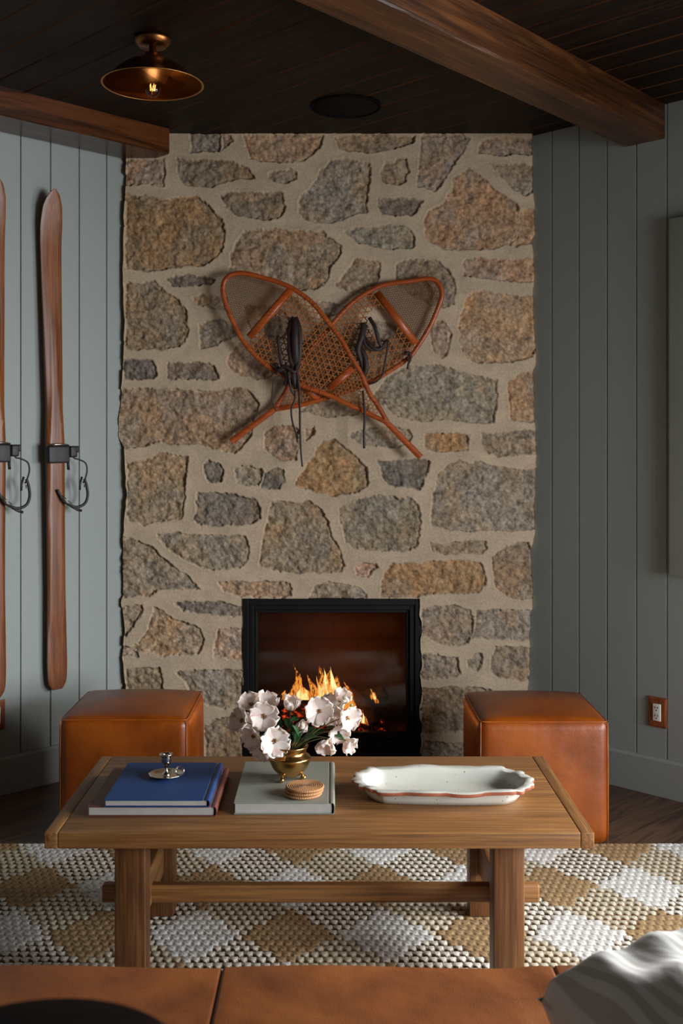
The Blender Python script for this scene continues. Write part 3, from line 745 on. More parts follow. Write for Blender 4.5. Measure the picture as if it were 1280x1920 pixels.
def log(name, a, b_, r, seed, mat, group='logs in the fire', label=None):
    r_ = np.random.RandomState(seed); a = Vector(a); b_ = Vector(b_); N = 12; path = []; rad = []
    off1 = Vector(r_.randn(3))*.006
    for i in range(N+1):
        t = i/N; path.append(a.lerp(b_, t)+off1*math.sin(t*PI)*2+Vector(r_.randn(3))*.002); rad.append(r*(1+.12*r_.randn()*.6)*(.9 if i in (0, N) else 1))
    v, f = tube(path, rad, 12)
    v = [Vector(p)+Vector(r_.randn(3))*.003 for p in v]
    o = MB().add((v, f)).build(name, mat); tag(o, label, 'log', group)
    return o
yl = 4.97
log('fire_log', at(512, 1352, 4.95), at(700, 1338, 4.98), .040, 1, M['ember'], label='burnt log lying lengthwise low at the front of the fire')
log('fire_log', at(515, 1310, 5.03), at(640, 1335, 5.0), .034, 2, M['ember'], label='glowing log leaning at the left of the flames')
log('fire_log', at(610, 1325, 5.06), at(722, 1298, 5.04), .036, 3, M['char'], label='charred log rising to the right of the flames')
log('fire_log', at(560, 1370, 4.90), at(600, 1300, 5.10), .026, 4, M['ember'], label='slim burning log crossing the pile from front to back')
log('fire_log', at(706, 1362, 4.90), at(650, 1300, 5.06), .028, 5, M['char'], label='slim charred log crossing at the right of the pile')
mb = MB(); r_ = np.random.RandomState(4)
for i in range(170):
    x = at(505+215*r_.rand(), 0, 4.92).x; y = 4.87+.2*r_.rand(); s = .006+.012*r_.rand(); z = .106+s*.6+.012*r_.rand()
    Mx = Matrix.Translation((x, y, z)) @ Matrix.Rotation(r_.rand()*6, 4, 'Z') @ Matrix.Rotation(r_.rand()*6, 4, 'X')
    mb.add(xf(rbox(s, s*.8, s*.6, s*.3, 1, er=1), Mx))
o = mb.build('ember_bed', M['ember'], smooth=False); tag(o, 'bed of glowing embers under the logs', 'embers', kind='stuff')
# flames: twisting tapered tongues of glowing gas
def tongue(cx, zb, H, W, seed, yc, lean=0):
    r_ = np.random.RandomState(seed); N = 22; n = 14; v = []; f = []
    ph = r_.rand()*6; am = .10+.12*r_.rand()
    for i in range(N+1):
        t = i/N; wdt = W*(math.sin(PI*min(1, t*.8+.22))**.8)*(1-t)**.55 if t < 1 else 0
        wdt = max(wdt, .0004)
        cxx = cx+lean*t*H+am*W*math.sin(t*7+ph)*t*1.4; cyy = yc+.25*W*math.cos(t*6+ph)*t
        for k in range(n):
            a = 2*PI*k/n+t*1.2; rr = wdt*(1+.18*math.sin(3*a+ph+t*5))
            v.append((cxx+rr*math.cos(a), cyy+rr*.55*math.sin(a), zb+H*t))
    for i in range(N):
        for k in range(n):
            l = (k+1) % n; f.append((i*n+k, i*n+l, (i+1)*n+l, (i+1)*n+k))
    f.append(tuple(range(n))); f.append(tuple(N*n+k for k in range(n)))
    return v, f
def flame(lst, core, label, seed):
    t = thing('flame', label, 'flame', (0, 0, 0), 'flames of the fire')
    mb = MB(); mc = MB()
    for i, (px, pyb, pyt, wpx, yc, lean) in enumerate(lst):
        b_ = at(px, pyb, yc); tp = at(px, pyt, yc); mb.add(tongue(b_.x, b_.z, tp.z-b_.z, wpx/F*yc, seed+i, yc, lean))
    for i, (px, pyb, pyt, wpx, yc, lean) in enumerate(core):
        b_ = at(px, pyb, yc); tp = at(px, pyt, yc); mc.add(tongue(b_.x, b_.z, tp.z-b_.z, wpx/F*yc, seed+40+i, yc, lean))
    mb.build('flame_body', M['flame'], t)
    if core: mc.build('flame_core', M['flamecore'], t)
flame([(612, 1335, 1240, 20, 4.97, -.12), (630, 1338, 1252, 26, 5.0, -.2), (652, 1340, 1262, 22, 4.98, -.35), (598, 1330, 1262, 14, 5.0, -.3), (664, 1340, 1275, 14, 4.97, -.3), (640, 1345, 1290, 30, 4.95, 0)],
      [(612, 1322, 1252, 9, 4.965, -.06), (625, 1330, 1250, 10, 4.99, -.05), (640, 1335, 1275, 12, 4.97, -.2), (604, 1318, 1268, 6, 4.98, -.2)], 'tall bright orange flame at the centre of the fire', 10)
flame([(560, 1310, 1262, 15, 4.97, 0), (572, 1312, 1278, 14, 4.95, -.3), (548, 1312, 1285, 12, 4.98, .2), (566, 1305, 1245, 8, 5.0, -.25)],
      [(563, 1312, 1284, 9, 4.95, 0), (574, 1312, 1290, 7, 4.94, -.1)], 'low orange flame left of the tall one', 60)
flame([(533, 1312, 1294, 9, 4.97, 0), (540, 1312, 1298, 6, 4.95, .1)], [(535, 1311, 1300, 5, 4.95, 0)], 'tiny flame at the far left end of the logs', 90)
flame([(702, 1312, 1290, 7, 4.97, -.3), (706, 1318, 1298, 5, 4.96, -.4)], [(703, 1311, 1298, 3, 4.95, -.3)], 'small single flame at the right end of the logs', 120)
flame([(680, 1356, 1330, 5, 4.92, 0), (686, 1358, 1340, 6, 4.92, .2)], [(681, 1356, 1336, 3, 4.915, 0)], 'small low flame at the front right of the embers', 150)

# ================================================================== snowshoes
def snowshoe(outline, toebar, tailbar, tip, yc, label, hole, seed, name='snowshoe', tail2=None):
    t = thing(name, label, 'snowshoe', (0, 0, 0), 'crossed snowshoes')
    O = smoothpath([at(x, y, yc) for x, y in outline], 6)
    MB().add(tube(O, 1, 8, flat=(.0108, .008, (0, -1, 0)))).build('frame', M['shoewood'], t)
    a, b_ = tip
    A = at(*a, yc); B = at(*b_, yc)
    MB().add(tube([A, A.lerp(B, .5), B], [1.0, 1.05, 1.1], 8, flat=(.0135, .009, (0, -1, 0)))).build('tail', M['shoewood'], t, bevel=.002)
    for bar in (toebar, tailbar):
        p, q_ = at(*bar[0], yc-.001), at(*bar[1], yc-.001)
        MB().add(tube([p, p.lerp(q_, .5), q_], [1, 1.05, 1], 8, flat=(.0165, .006, (0, -1, 0)))).build('crossbar', M['shoewood'], t)
    P2 = np.array([(p.x, p.z) for p in O]); ax = (Vector((B.x, B.z))-Vector(((toebar[0][0]+toebar[1][0])/2*0+at(toebar[0][0], 0, yc).x, at(0, toebar[0][1], yc).z))).normalized()
    tb = [np.array((at(*p, yc).x, at(*p, yc).z)) for p in toebar]; lb = [np.array((at(*p, yc).x, at(*p, yc).z)) for p in tailbar]
    u = ((lb[0]+lb[1])/2-(tb[0]+tb[1])/2); Lb = np.linalg.norm(u); u = u/Lb; w_ = np.array((-u[1], u[0])); o0 = (tb[0]+tb[1])/2
    poly = [( (p-o0)@u, (p-o0)@w_) for p in P2]
    hs = None
    if hole is not None:
        hc = np.array((at(hole[0], hole[1], yc).x, at(hole[0], hole[1], yc).z)); hs = ((hc-o0)@u, (hc-o0)@w_, hole[2]/F*yc)
    def lattice(smin, smax, pitch, rad, mat, pname, hexa=True, usehole=False, z=0):
        mbx = MB(); fam = [(0, 0.), (PI/3, .5), (-PI/3, .5)] if hexa else [(PI/4, 0), (-PI/4, 0)]
        if hexa: fam = [(PI/2, .25), (PI/6, .0), (-PI/6, .0)]
        for fi, (ang, ofs) in enumerate(fam):
            d = np.array((math.cos(ang), math.sin(ang))); nn = np.array((-d[1], d[0]))
            for k in range(-80, 80):
                c = (k+ofs)*pitch; hits = []
                # clip against outline
                for i in range(len(poly)):
                    a_, b2 = np.array(poly[i]), np.array(poly[(i+1) % len(poly)])
                    da, db = a_@nn-c, b2@nn-c
                    if (da > 0) != (db > 0):
                        pt = a_+(b2-a_)*(da/(da-db)); hits.append(pt@d)
                hits.sort()
                segs = [(hits[i], hits[i+1]) for i in range(0, len(hits)-1, 2)]
                for s0, s1 in segs:
                    # clip to smin<u<smax
                    n_ = max(2, int((s1-s0)/.004)); run = []
                    for j in range(n_+1):
                        s_ = s0+(s1-s0)*j/n_; pt = d*s_+nn*c
                        ok = smin <= pt[0] <= smax
                        if ok and usehole and hs is not None and ((pt[0]-hs[0])/hs[2])**2+((pt[1]-hs[1])/(hs[2]*1.25))**2 < 1: ok = False
                        if ok: run.append(pt)
                        if (not ok or j == n_):
                            if len(run) > 2:
                                e0, e1 = run[0], run[-1]; Lr = np.linalg.norm(e1-e0)
                                nseg = max(1, int(Lr/.012)); path = []
                                for m_ in range(nseg+1):
                                    pt2 = e0+(e1-e0)*m_/nseg; wp = o0+u*pt2[0]+w_*pt2[1]
                                    path.append((wp[0], yc-.0005+.0012*math.sin(m_*2.1+fi*2.1+k), wp[1]))
                                mbx.add(tube(path, rad, 5))
                            run = []
        if mbx.v: mbx.build(pname, mat, t)
    lattice(.016, Lb-.012, .0225, .0023, M['web'], 'foot_webbing', True, True)
    lattice(-1, -.012, .0095, .0009, M['webfine'], 'toe_webbing', True)
    lattice(Lb+.012, Lb+tail2, .0150, .0016, M['web'], 'tail_webbing', True)
    # lashings where the webbing wraps the frame
    mbx = MB()
    OO = [(p.x, p.z) for p in O]
    for i in range(len(O)-1):
        s_ = (np.array(OO[i])-o0)@u
        if .05 < s_ < Lb-.02 and i % 2 == 0:
            p = O[i].lerp(O[i+1], .5); tg = (O[i+1]-O[i]).normalized(); sd_ = tg.cross(Vector((0, 1, 0)))
            ring = [p+sd_*math.cos(a)*.011+Vector((0, 1, 0))*math.sin(a)*.0095 for a in np.linspace(0, 2*PI, 9)[:-1]]
            MB().add(tube(ring, .0017, 5, closed=True)).build('lashing', M['web'], t)
    return t
def C7(x, y): return (400+x/2.844, 490+y/2.844)
outA = [C7(*p) for p in [(930, 862), (880, 775), (830, 700), (788, 600), (740, 520), (680, 415), (620, 335), (545, 240), (480, 183), (390, 128), (280, 92), (150, 62), (75, 85), (50, 140), (65, 225), (105, 325), (155, 420), (225, 505), (300, 567), (380, 615), (470, 662), (600, 708), (700, 755), (800, 800), (930, 862)]]
outB = [C7(*p) for p in [(325, 790), (385, 692), (470, 545), (550, 425), (640, 325), (700, 258), (780, 190), (900, 128), (1040, 107), (1150, 92), (1200, 118), (1218, 180), (1190, 265), (1150, 355), (1090, 452), (1040, 515), (930, 590), (830, 648), (720, 690), (600, 728), (470, 765), (325, 790)]]
tA = snowshoe(outA, (C7(412, 150), C7(190, 405)), (C7(742, 570), C7(612, 680)), (C7(905, 840), C7(1105, 1045)), 4.665,
         'long wooden snowshoe with toe at upper left, lying in front of the other', (*C7(330, 350), 19), 1, tail2=.22)
tB = snowshoe(outB, (C7(870, 165), C7(1080, 440)), (C7(430, 620), C7(560, 735)), (C7(345, 775), C7(92, 962)), 4.700,
         'long wooden snowshoe with toe at upper right, lying behind the other', (*C7(900, 330), 25), 2, tail2=.14)
def strap(parent, pts, wdt, th, yc, mat, name='binding_strap', k=5, taper=None):
    P = smoothpath([at(x, y, yc-(dd if dd is not None else 0)) for x, y, dd in [(p[0], p[1], p[2] if len(p) > 2 else 0) for p in pts]], k)
    r_ = taper if taper else 1
    return MB().add(tube(P, [1-(.5*i/len(P) if taper else 0) for i in range(len(P))], 6, flat=(wdt*1.35, th*.9, (0, -1, 0)))).build(name, mat, parent)
D = M['dleather']
def c7s(l): return [(*C7(p[0], p[1]), *(p[2:])) for p in l]
# binding of the front snowshoe (left) : broad looped toe strap, heel thongs hanging down
strap(tA, c7s([(432, 300, .012), (412, 350, .03), (408, 430, .04), (414, 520, .035), (430, 560, .02)]), .011, .004, 4.655, D, 'toe_strap')
strap(tA, c7s([(436, 300, .012), (456, 350, .035), (460, 430, .045), (456, 520, .035), (440, 580, .02)]), .009, .004, 4.655, D, 'toe_strap')
strap(tA, c7s([(434, 310, .02), (434, 400, .05), (438, 500, .045), (440, 560, .02)]), .012, .004, 4.655, D, 'toe_strap')
strap(tA, c7s([(345, 400, .01), (350, 470, .015), (362, 540, .02), (385, 600, .02), (420, 660, .015)]), .006, .003, 4.655, D)
strap(tA, c7s([(440, 560, .015), (455, 650, .02), (460, 760, .02), (462, 900, .02), (466, 1010, .015), (474, 1095, .01)]), .0055, .0022, 4.645, D, 'hanging_strap', taper=True)
strap(tA, c7s([(435, 690, .01), (432, 740, .012), (415, 790, .015), (420, 850, .02), (438, 910, .02), (454, 945, .02)]), .0035, .002, 4.645, D, 'hanging_strap')
strap(tA, c7s([(360, 610, .015), (325, 625, .02), (315, 680, .02), (312, 740, .02), (325, 775, .01), (332, 800, .01)]), .0022, .002, 4.65, D, 'thong')
strap(tA, c7s([(330, 545, .01), (350, 580, .02), (385, 570, .02), (395, 620, .02), (380, 660, .01)]), .008, .004, 4.655, D, 'knot')
strap(tA, c7s([(385, 540, .01), (400, 600, .02), (412, 680, .02), (436, 720, .01)]), .004, .003, 4.65, D)
strap(tA, c7s([(330, 600, .01), (375, 560, .025), (430, 590, .03), (455, 560, .01)]), .006, .004, 4.65, D, 'knot')
strap(tA, c7s([(420, 560, .01), (428, 620, .02), (440, 680, .01)]), .009, .004, 4.65, D)
# binding of the rear snowshoe (right)
strap(tB, c7s([(800, 330, .01), (790, 400, .03), (770, 470, .03), (790, 540, .015), (800, 590, .01)]), .010, .004, 4.69, D, 'toe_strap')
strap(tB, c7s([(830, 300, .01), (860, 350, .03), (880, 420, .03), (900, 465, .02)]), .007, .004, 4.69, D, 'toe_strap')
strap(tB, c7s([(790, 380, .01), (830, 440, .03), (880, 470, .03), (930, 420, .01)]), .007, .004, 4.69, D)
strap(tB, c7s([(760, 450, .01), (800, 490, .02), (815, 560, .02), (800, 610, .01)]), .009, .004, 4.69, D)
strap(tB, c7s([(815, 340, .01), (800, 420, .03), (840, 470, .03), (915, 455, .02)]), .006, .004, 4.69, D)
strap(tB, c7s([(930, 425, .01), (925, 480, .015), (910, 560, .015), (903, 600, .01), (870, 640, .01), (830, 655, .01)]), .0035, .0025, 4.685, D, 'thong')
strap(tB, c7s([(1022, 480, .014), (1045, 500, .018), (1050, 525, .018), (1040, 545, .016), (1034, 575, .014)]), .004, .003, 4.69, D, 'thong')
strap(tB, c7s([(1020, 500, .016), (1040, 485, .018), (1052, 515, .018), (1030, 530, .016)]), .005, .004, 4.69, D, 'knot')
strap(tA, c7s([(795, 690, .0), (802, 750, .012), (806, 830, .012), (802, 920, .012), (803, 997, .005)]), .0042, .0022, 4.65, D, 'hanging_strap')

# ================================================================== skis on the left wall
WN = Vector((q, -q, 0)); WU = Vector((q, q, 0)); WZv = Vector((0, 0, 1))
def onL(px, py, off):
    c = LC-off*S2; r_ = (px-CX)/F; Y = c/(1-r_); return at(px, py, Y)
def ski(T, B, label):
    t = thing('wooden_ski', label, 'ski', tuple(B), 'old wooden skis')
    T = Vector(T); B = Vector(B); Lg = (T-B).length; up = (T-B).normalized(); sd_ = (WU-up*WU.dot(up)).normalized(); nn = up.cross(sd_).normalized()
    if nn.dot(WN) < 0: nn = -nn
    Ns, Nc = 90, 12; v = []; f = []
    for i in range(Ns+1):
        s_ = i/Ns
        hw = np.interp(s_, [0, .006, .02, .05, .2, .42, .5, .56, .75, .93, .965, .985, .995, 1], [.022, .036, .043, .046, .040, .040, .041, .036, .043, .050, .044, .030, .018, .004])
        bend = .0+.040*max(0, (s_-.88)/.12)**2+.005*math.sin(min(1, s_/.86)*PI)
        th = np.interp(s_, [0, .3, .45, .55, .8, 1], [.009, .014, .022, .020, .011, .007])
        rib = np.interp(s_, [.0, .10, .15, .3, .36, .42, .49, .52, .56, .72, .78, 1], [0, 0, .003, .004, .001, .003, .004, .006, .005, .004, 0, 0])
        rw = np.interp(s_, [.1, .36, .49, .52, .6, .75], [.9, .75, .8, .75, .45, .3])
        ring = []
        for k in range(Nc+1):
            u_ = -1+2*k/Nc; h = th*(1-.25*u_**6)+(rib if abs(u_) < rw else rib*max(0, 1-(abs(u_)-rw)/.12))
            ring.append((u_*hw, h))
        ring += [(hw, 0), (-hw, 0)]
        for a, h in ring: v.append(up*(s_*Lg)+sd_*a+nn*(h+bend))
    m = Nc+3
    for i in range(Ns):
        for k in range(m):
            l = (k+1) % m; f.append((i*m+k, i*m+l, (i+1)*m+l, (i+1)*m+k))
    f.append(tuple(range(m))); f.append(tuple(Ns*m+k for k in range(m)))
    o = MB().add((v, f)).build('ski_board', M['ski'], t, smooth=True)
    md = o.modifiers.new('es', 'EDGE_SPLIT'); md.split_angle = .7
    def loc(u_, s_, h): return up*s_+sd_*u_+nn*h
    s0 = Lg*.455
    # toe iron: a leather wrapped clamp round the board
    mb = MB(); Mx = frame(loc(0, s0+.035, .030), sd_, up, nn)
    mb.add(xf(rbox(.050, .036, .020, .008, 3, er=2), Mx)); mb.build('toe_iron', M['bindleather'], t)
    mb = MB(); mb.add(tube([loc(-.052, s0+.072, .034), loc(-.02, s0+.076, .052), loc(.02, s0+.076, .052), loc(.052, s0+.072, .034)], .004, 6)); mb.build('toe_bar', M['steel'], t)
    mb = MB(); mb.add(xf(rbox(.018, .024, .020, .008, 2, er=2), frame(loc(.066, s0+.045, .035), sd_, up, nn)))
    mb.add(xf(rbox(.012, .014, .016, .006, 2, er=2), frame(loc(.082, s0+.055, .035), sd_, up, nn))); mb.build('clamp_screw', M['bindleather'], t)
    mb = MB(); P = smoothpath([loc(*p) for p in [(.066, s0+.035, .04), (.070, s0+.018, .045), (.09, s0+.012, .05), (.118, s0-.004, .055), (.125, s0-.035, .055), (.115, s0-.07, .055), (.105, s0-.085, .055)]], 6)
    mb.add(tube(P, .0035, 7)); mb.build('heel_strap', M['dleather'], t)
    mb = MB(); P = smoothpath([loc(*p) for p in [(.112, s0-.07, .055), (.122, s0-.10, .055), (.126, s0-.14, .055), (.112, s0-.172, .055), (.08, s0-.185, .05), (.045, s0-.175, .045), (.02, s0-.155, .04), (-.005, s0-.11, .035)]], 6)
    mb.add(tube(P, .0058, 8)); mb.build('heel_cable', M['bindleather'], t)
    mb = MB()
    for sgn in (-1, 1): mb.add(tube([loc(.012, s0-.14+sgn*.005, .046), loc(.05, s0-.175+sgn*.006, .054)], .0018, 6))
    mb.build('buckle', M['steel'], t)
    MB().add(tube([loc(.107, s0-.075, .06), loc(.108, s0-.105, .06)], .0022, 6)).build('buckle', M['steel'], t)
    MB().add(tube([loc(.05, s0-.18, .05), loc(.08, s0-.197, .05), (loc(.10, s0-.202, .05))], 1, 6, flat=(.006, .0025, nn))).build('strap_end', M['bindleather'], t)
    MB().add(tube([loc(.10, s0-.06, .055), loc(.09, s0-.09, .056), loc(.088, s0-.115, .056)], 1, 6, flat=(.005, .0025, nn))).build('strap_end', M['bindleather'], t)
    MB().add(tube([loc(.050, s0+.012, .03), loc(.052, s0-.03, .03)], .006, 6)).build('strap_end', M['bindleather'], t)
    return t
ski(onL(92.5, 357, .03), onL(106.5, 1292, .03), 'wooden ski hanging on the left wall, whole board and tip in view')
t2 = ski(onL(-14, 335, .03), onL(-10, 1309, .03), 'wooden ski at the left picture edge, only its right side in view')

# ================================================================== things on the right wall
RN = Vector((-q, -q, 0)); RU = Vector((q, -q, 0))
def onR(px, py, off):
    c = RC-off*S2; r_ = (px-CX)/F; Y = c/(1+r_); return at(px, py, Y)
def outlet(cen, U, N, label):
    t = thing('power_outlet', label, 'outlet', tuple(cen), 'wall outlets')
    fr = lambda o_: frame(o_, U, WZv, N)
    hw, hh = .041, .060
    v = [(-hw, -hh, 0), (hw, -hh, 0), (hw, hh, 0), (-hw, hh, 0), (-hw, -hh, .004), (hw, -hh, .004), (hw, hh, .004), (-hw, hh, .004), (-hw+.008, -hh+.008, .008), (hw-.008, -hh+.008, .008), (hw-.008, hh-.008, .008), (-hw+.008, hh-.008, .008)]
    f = [(0, 1, 2, 3), (0, 1, 5, 4), (1, 2, 6, 5), (2, 3, 7, 6), (3, 0, 4, 7), (4, 5, 9, 8), (5, 6, 10, 9), (6, 7, 11, 10), (7, 4, 8, 11), (8, 9, 10, 11)]
    MB().add(xf((v, f), fr(Vector((0, 0, 0))))).build('cover_plate', M['copper'], t, smooth=False)
    MB().add(xf(rbox(.017, .034, .004, .002, 2, er=2), fr(N*.008))).build('receptacle', M['white'], t)
    mb = MB()
    for zz in (.016, -.016):
        for xx in (-.006, .006): mb.add(xf(box(xx-.001, xx+.001, zz, zz+.008, -.001, .001), fr(N*.0122)))
        mb.add(xf(lathe([(.0001, 0), (.0025, 0), (.0025, .001), (.0001, .001)], 8, (0, zz-.007, 0)), fr(N*.0118)))
    mb.build('sockets', M['slot'], t, smooth=False)
    return t
outlet(onR(1233, 1335, .001), RU, RN, 'white power outlet in a brown plate on the right wall')
outlet(onL(-9, 1342, .001), WU, WN, 'power outlet in a brown plate low at the left picture edge')
# brass edge on the right outlet plate
# large pale panel picture
p = onR(1253.5, 744, .03); Yp = p.y
zt, zb = CAMZ-(409.5-CY)/F*Yp, CAMZ-(1078-CY)/F*Yp
t = thing('canvas_panel', 'large plain grey-green canvas hung on the right wall, cut by picture edge', 'picture', (p.x, p.y, zb))
Mx = frame(Vector((0, 0, 0)), RU, WZv, RN)
MB().add(xf(rbox(.55, (zt-zb)/2, .015, .003, 3, c=(.55, (zt-zb)/2, -.0145), er=2), Mx)).build('canvas', M['paper'], t)
mb = MB(); mb.add(xf(box(.03, 1.07, .03, (zt-zb)-.03, -.030, -.029), Mx)); 

# ================================================================== ceiling light and speaker
lp = Vector((-.603, 3.63, CEIL))
t = thing('ceiling_light', 'aged brass dome ceiling light with glowing filament bulb', 'ceiling light', (lp.x, lp.y, CEIL-.155))
zz = .155
MB().add(lathe([(.001, zz), (.060, zz), (.062, zz-.012), (.052, zz-.022), (.046, zz-.030), (.001, zz-.030)], 36)).build('canopy', M['brassdk'], t)
MB().add(lathe([(.001, zz-.028), (.012, zz-.028), (.012, zz-.05), (.024, zz-.052), (.027, zz-.07), (.024, zz-.082), (.001, zz-.082)], 28)).build('socket_cap', M['brassdk'], t)
out = [(.026, .082), (.05, .080), (.085, .066), (.115, .045), (.140, .022), (.158, .004), (.168, 0)]
inn = [(.166, -.002), (.156, .001), (.138, .019), (.113, .041), (.083, .062), (.05, .075), (.02, .077)]
mb = MB(); mb.add(lathe(out, 56)); 
MB().add(lathe([(.168, 0), (.170, -.0015), (.168, -.003), (.166, -.002)], 56, closed=True)).build('rim', M['brassin'], t)
so = MB(); so.add(lathe([(.001, .083)]+out+[(.1675, -.001)], 56)); so = so.build('shade', M['brassdk'], t)
MB().add(lathe([(.1665, -.001)]+inn+[(.001, .077)], 56)).build('shade_lining', M['brassin'], t)
MB().add(lathe([(.001, .076), (.045, .074), (.046, .068), (.020, .064), (.018, .045), (.001, .045)], 24)).build('lamp_holder', M['brassdk'], t)
bulb = [(.013, .046), (.014, .038), (.020, .022), (.025, .004), (.027, -.012), (.024, -.028), (.015, -.040), (.001, -.044)]
MB().add(lathe(bulb, 24)).build('bulb', M['bulbglass'], t)
mb = MB()
for k in range(5):
    a = 2*PI*k/5; mb.add(tube([(.006*math.cos(a), .006*math.sin(a), .034), (.010*math.cos(a+.3), .010*math.sin(a+.3), 0), (.007*math.cos(a+.6), .007*math.sin(a+.6), -.022)], .0009, 5))
fil = mb.build('filament', M['filament'], t)
bl = bpy.data.lights.new('bulb_glow', 'POINT'); bl.energy = .35; bl.color = (1, .55, .22); bl.shadow_soft_size = .012
bo = bpy.data.objects.new('bulb_glow', bl); COL.objects.link(bo); bo.location = (lp.x, lp.y, CEIL-.16)
t = thing('ceiling_speaker', 'flat round dark speaker set flush into the ceiling', 'speaker', (at(648, 0, 4.36).x, 4.36, CEIL-.006))
MB().add(lathe([(.001, .006), (.142, .006), (.142, 0), (.138, -.003), (.134, 0), (.134, .003), (.001, .003)], 56)).build('trim_ring', M['speakrim'], t)
MB().add(lathe([(.001, .004), (.131, .004), (.128, .0005), (.001, -.001)], 56)).build('grille', M['speaker'], t)
# ================================================================== ottomans
def ottoman(cx, y0, label):
    h = .23; S = .232
    t = thing('ottoman', label, 'ottoman', (cx, y0+S, 0), 'leather cube ottomans')
    def dent(s):
        # pinched corners of the upholstered cube
        k = (abs(s.x)/S)**10*(abs(s.y)/S)**10
        return s
    MB().add(rbox(.229, .229, .218, .036, 14, (.008, .008, .030), (0, 0, .008+.222), 4, dent)).build('upholstery', M['ottoman'], t)
    mb = MB(); a = .2215; zt = .4400; rr = .0019
    P = []
    # seam round the top edge and down the four corners
    cr = .020
    def loop(z, r0):
        pts = []
        for (sx, sy, a0) in ((1, 1, 0), (-1, 1, PI/2), (-1, -1, PI), (1, -1, 1.5*PI)):
            for k in range(5): an = a0+PI/2*k/4; pts.append((sx*(a-cr)+cr*math.cos(an), sy*(a-cr)+cr*math.sin(an), z))
        return pts
    mb.add(tube(loop(zt, 0), rr, 6, closed=True))
    for sx in (-1, 1):
        for sy in (-1, 1): mb.add(tube([(sx*a*.992, sy*a*.992, zt-.002), (sx*a*.996, sy*a*.996, .3), (sx*a*.996, sy*a*.996, .15), (sx*a*.992, sy*a*.992, .022)], rr, 6))
    mb.build('piping', M['piping'], t)
    MB().add(rbox(.20, .20, .007, .003, 2, c=(0, 0, .007), er=2)).build('base', M['black'], t)
    return t
ottoman((-.959-.508)/2, 3.79, 'cognac leather cube ottoman left of the fireplace')
ottoman((.511+.951)/2, 3.765, 'cognac leather cube ottoman right of the fireplace')

# ================================================================== rug
def rug():
    X0, X1, Y0, Y1 = -1.75, 1.75, 2.05, 3.80
    res = .0032; nx = int((X1-X0)/res); ny = int((Y1-Y0)/res)
    xs = np.linspace(X0, X1, nx+1); ys = np.linspace(Y0, Y1, ny+1)
    X, Y = np.meshgrid(xs, ys)
    kx, ky = .0256, .0325
    wob = (vnoise(X*1000, Y*1000, 60, 3)-.5)*.006
    row = np.floor((Y+wob)/ky); off = (row % 2)*.5
    u = (X+wob*.6)/kx+off; ix = np.floor(u); fu = u-ix-.5; fv = (Y+wob)/ky-row-.5
    # per-knot colour from the diamond pattern, sampled at the knot's centre
    def patt(xc, yc):
        p = (xc+.127)/.274; qq = (yc-3.43)/.34
        i = np.floor(p+.5); j = np.floor(qq+.5); inn_ = (np.abs(p-i)+np.abs(qq-j)) < .5
        par = ((i+j) % 2) == 0
        i2 = np.floor(p); j2 = np.floor(qq); kind2 = ((i2-j2) % 2) == 0
        return inn_, par, kind2
    xc = (ix+.5-off)*kx; yc = (row+.5)*ky
    inn_, white, k2 = patt(xc, yc)
    h1 = vnoise(ix*7.3+.5, row*5.1+.5, 1, 8)
    # knot: a fat rounded tuft, brighter knots stand proud in the mixed squares
    r2 = np.abs(fu/.52)**2.6+np.abs((fv-.05+.10*np.cos(fu*5))/.46)**2.2
    dome = np.sqrt(np.clip(1-r2*.93, 0, 1))
    braid = .5+.5*np.sin((fu*1.0+fv*1.2)*2*PI*1.5+h1*3)
    h = .0080*dome**.6*(.85+.3*h1)
    knot = r2 < .66+.16*np.sin(fu*9)
    full = inn_
    strand = .0012*np.sin((X*1.2+Y*.8)*2*PI/.006)*(.4+.6*dome)
    h = h+strand*.8
    h = np.where(inn_, .0055+.5*(h-.004)+.0016*braid, h)
    cw, cd, ct = lin((210, 203, 188)), lin((96, 77, 54)), lin((152, 124, 88))
    cw2, cg = lin((190, 180, 158)), lin((132, 110, 80))
    C = np.zeros(X.shape+(3,))
    C[:] = cd
    C[knot] = cw
    m2 = (~inn_) & k2
    C[m2 & ~knot] = cg; C[m2 & knot] = cw2
    C[inn_ & white] = lin((203, 200, 193)); C[inn_ & ~white] = ct
    jit = (1+.16*(vnoise(X*1000, Y*1000, 5, 9)-.5)*2+.10*(h1-.5))
    fib = 1+.18*np.sin((X*1.1-Y*.7)*2*PI/.0052+h1*6)
    C = C*(jit*fib)[..., None]
    edge = np.minimum.reduce([X-X0, X1-X, Y-Y0, Y1-Y])
    h = .004+h*np.clip(edge/.01, 0, 1); h[edge < .0005] = .0005
    V = np.stack([X, Y, h+.0015], -1).reshape(-1, 3)
    me, quads = grid_mesh('woven_rug', V, ny+1, nx+1); fill_mesh(me, V, quads[:, ::-1])
    ca = me.color_attributes.new('tone', 'FLOAT_COLOR', 'POINT')
    ca.data.foreach_set('color', np.concatenate([np.clip(C.reshape(-1, 3), .004, 1), np.ones((C.shape[0]*C.shape[1], 1))], 1).astype(np.float32).ravel())
    me.materials.append(vcol('rug_yarn', 'tone', .95, .0008, 500, .16, 300))
    o = bpy.data.objects.new('woven_rug', me); COL.objects.link(o)
    tag(o, 'chunky woven rug with white and tan diamond check under the table', 'rug')
rug()

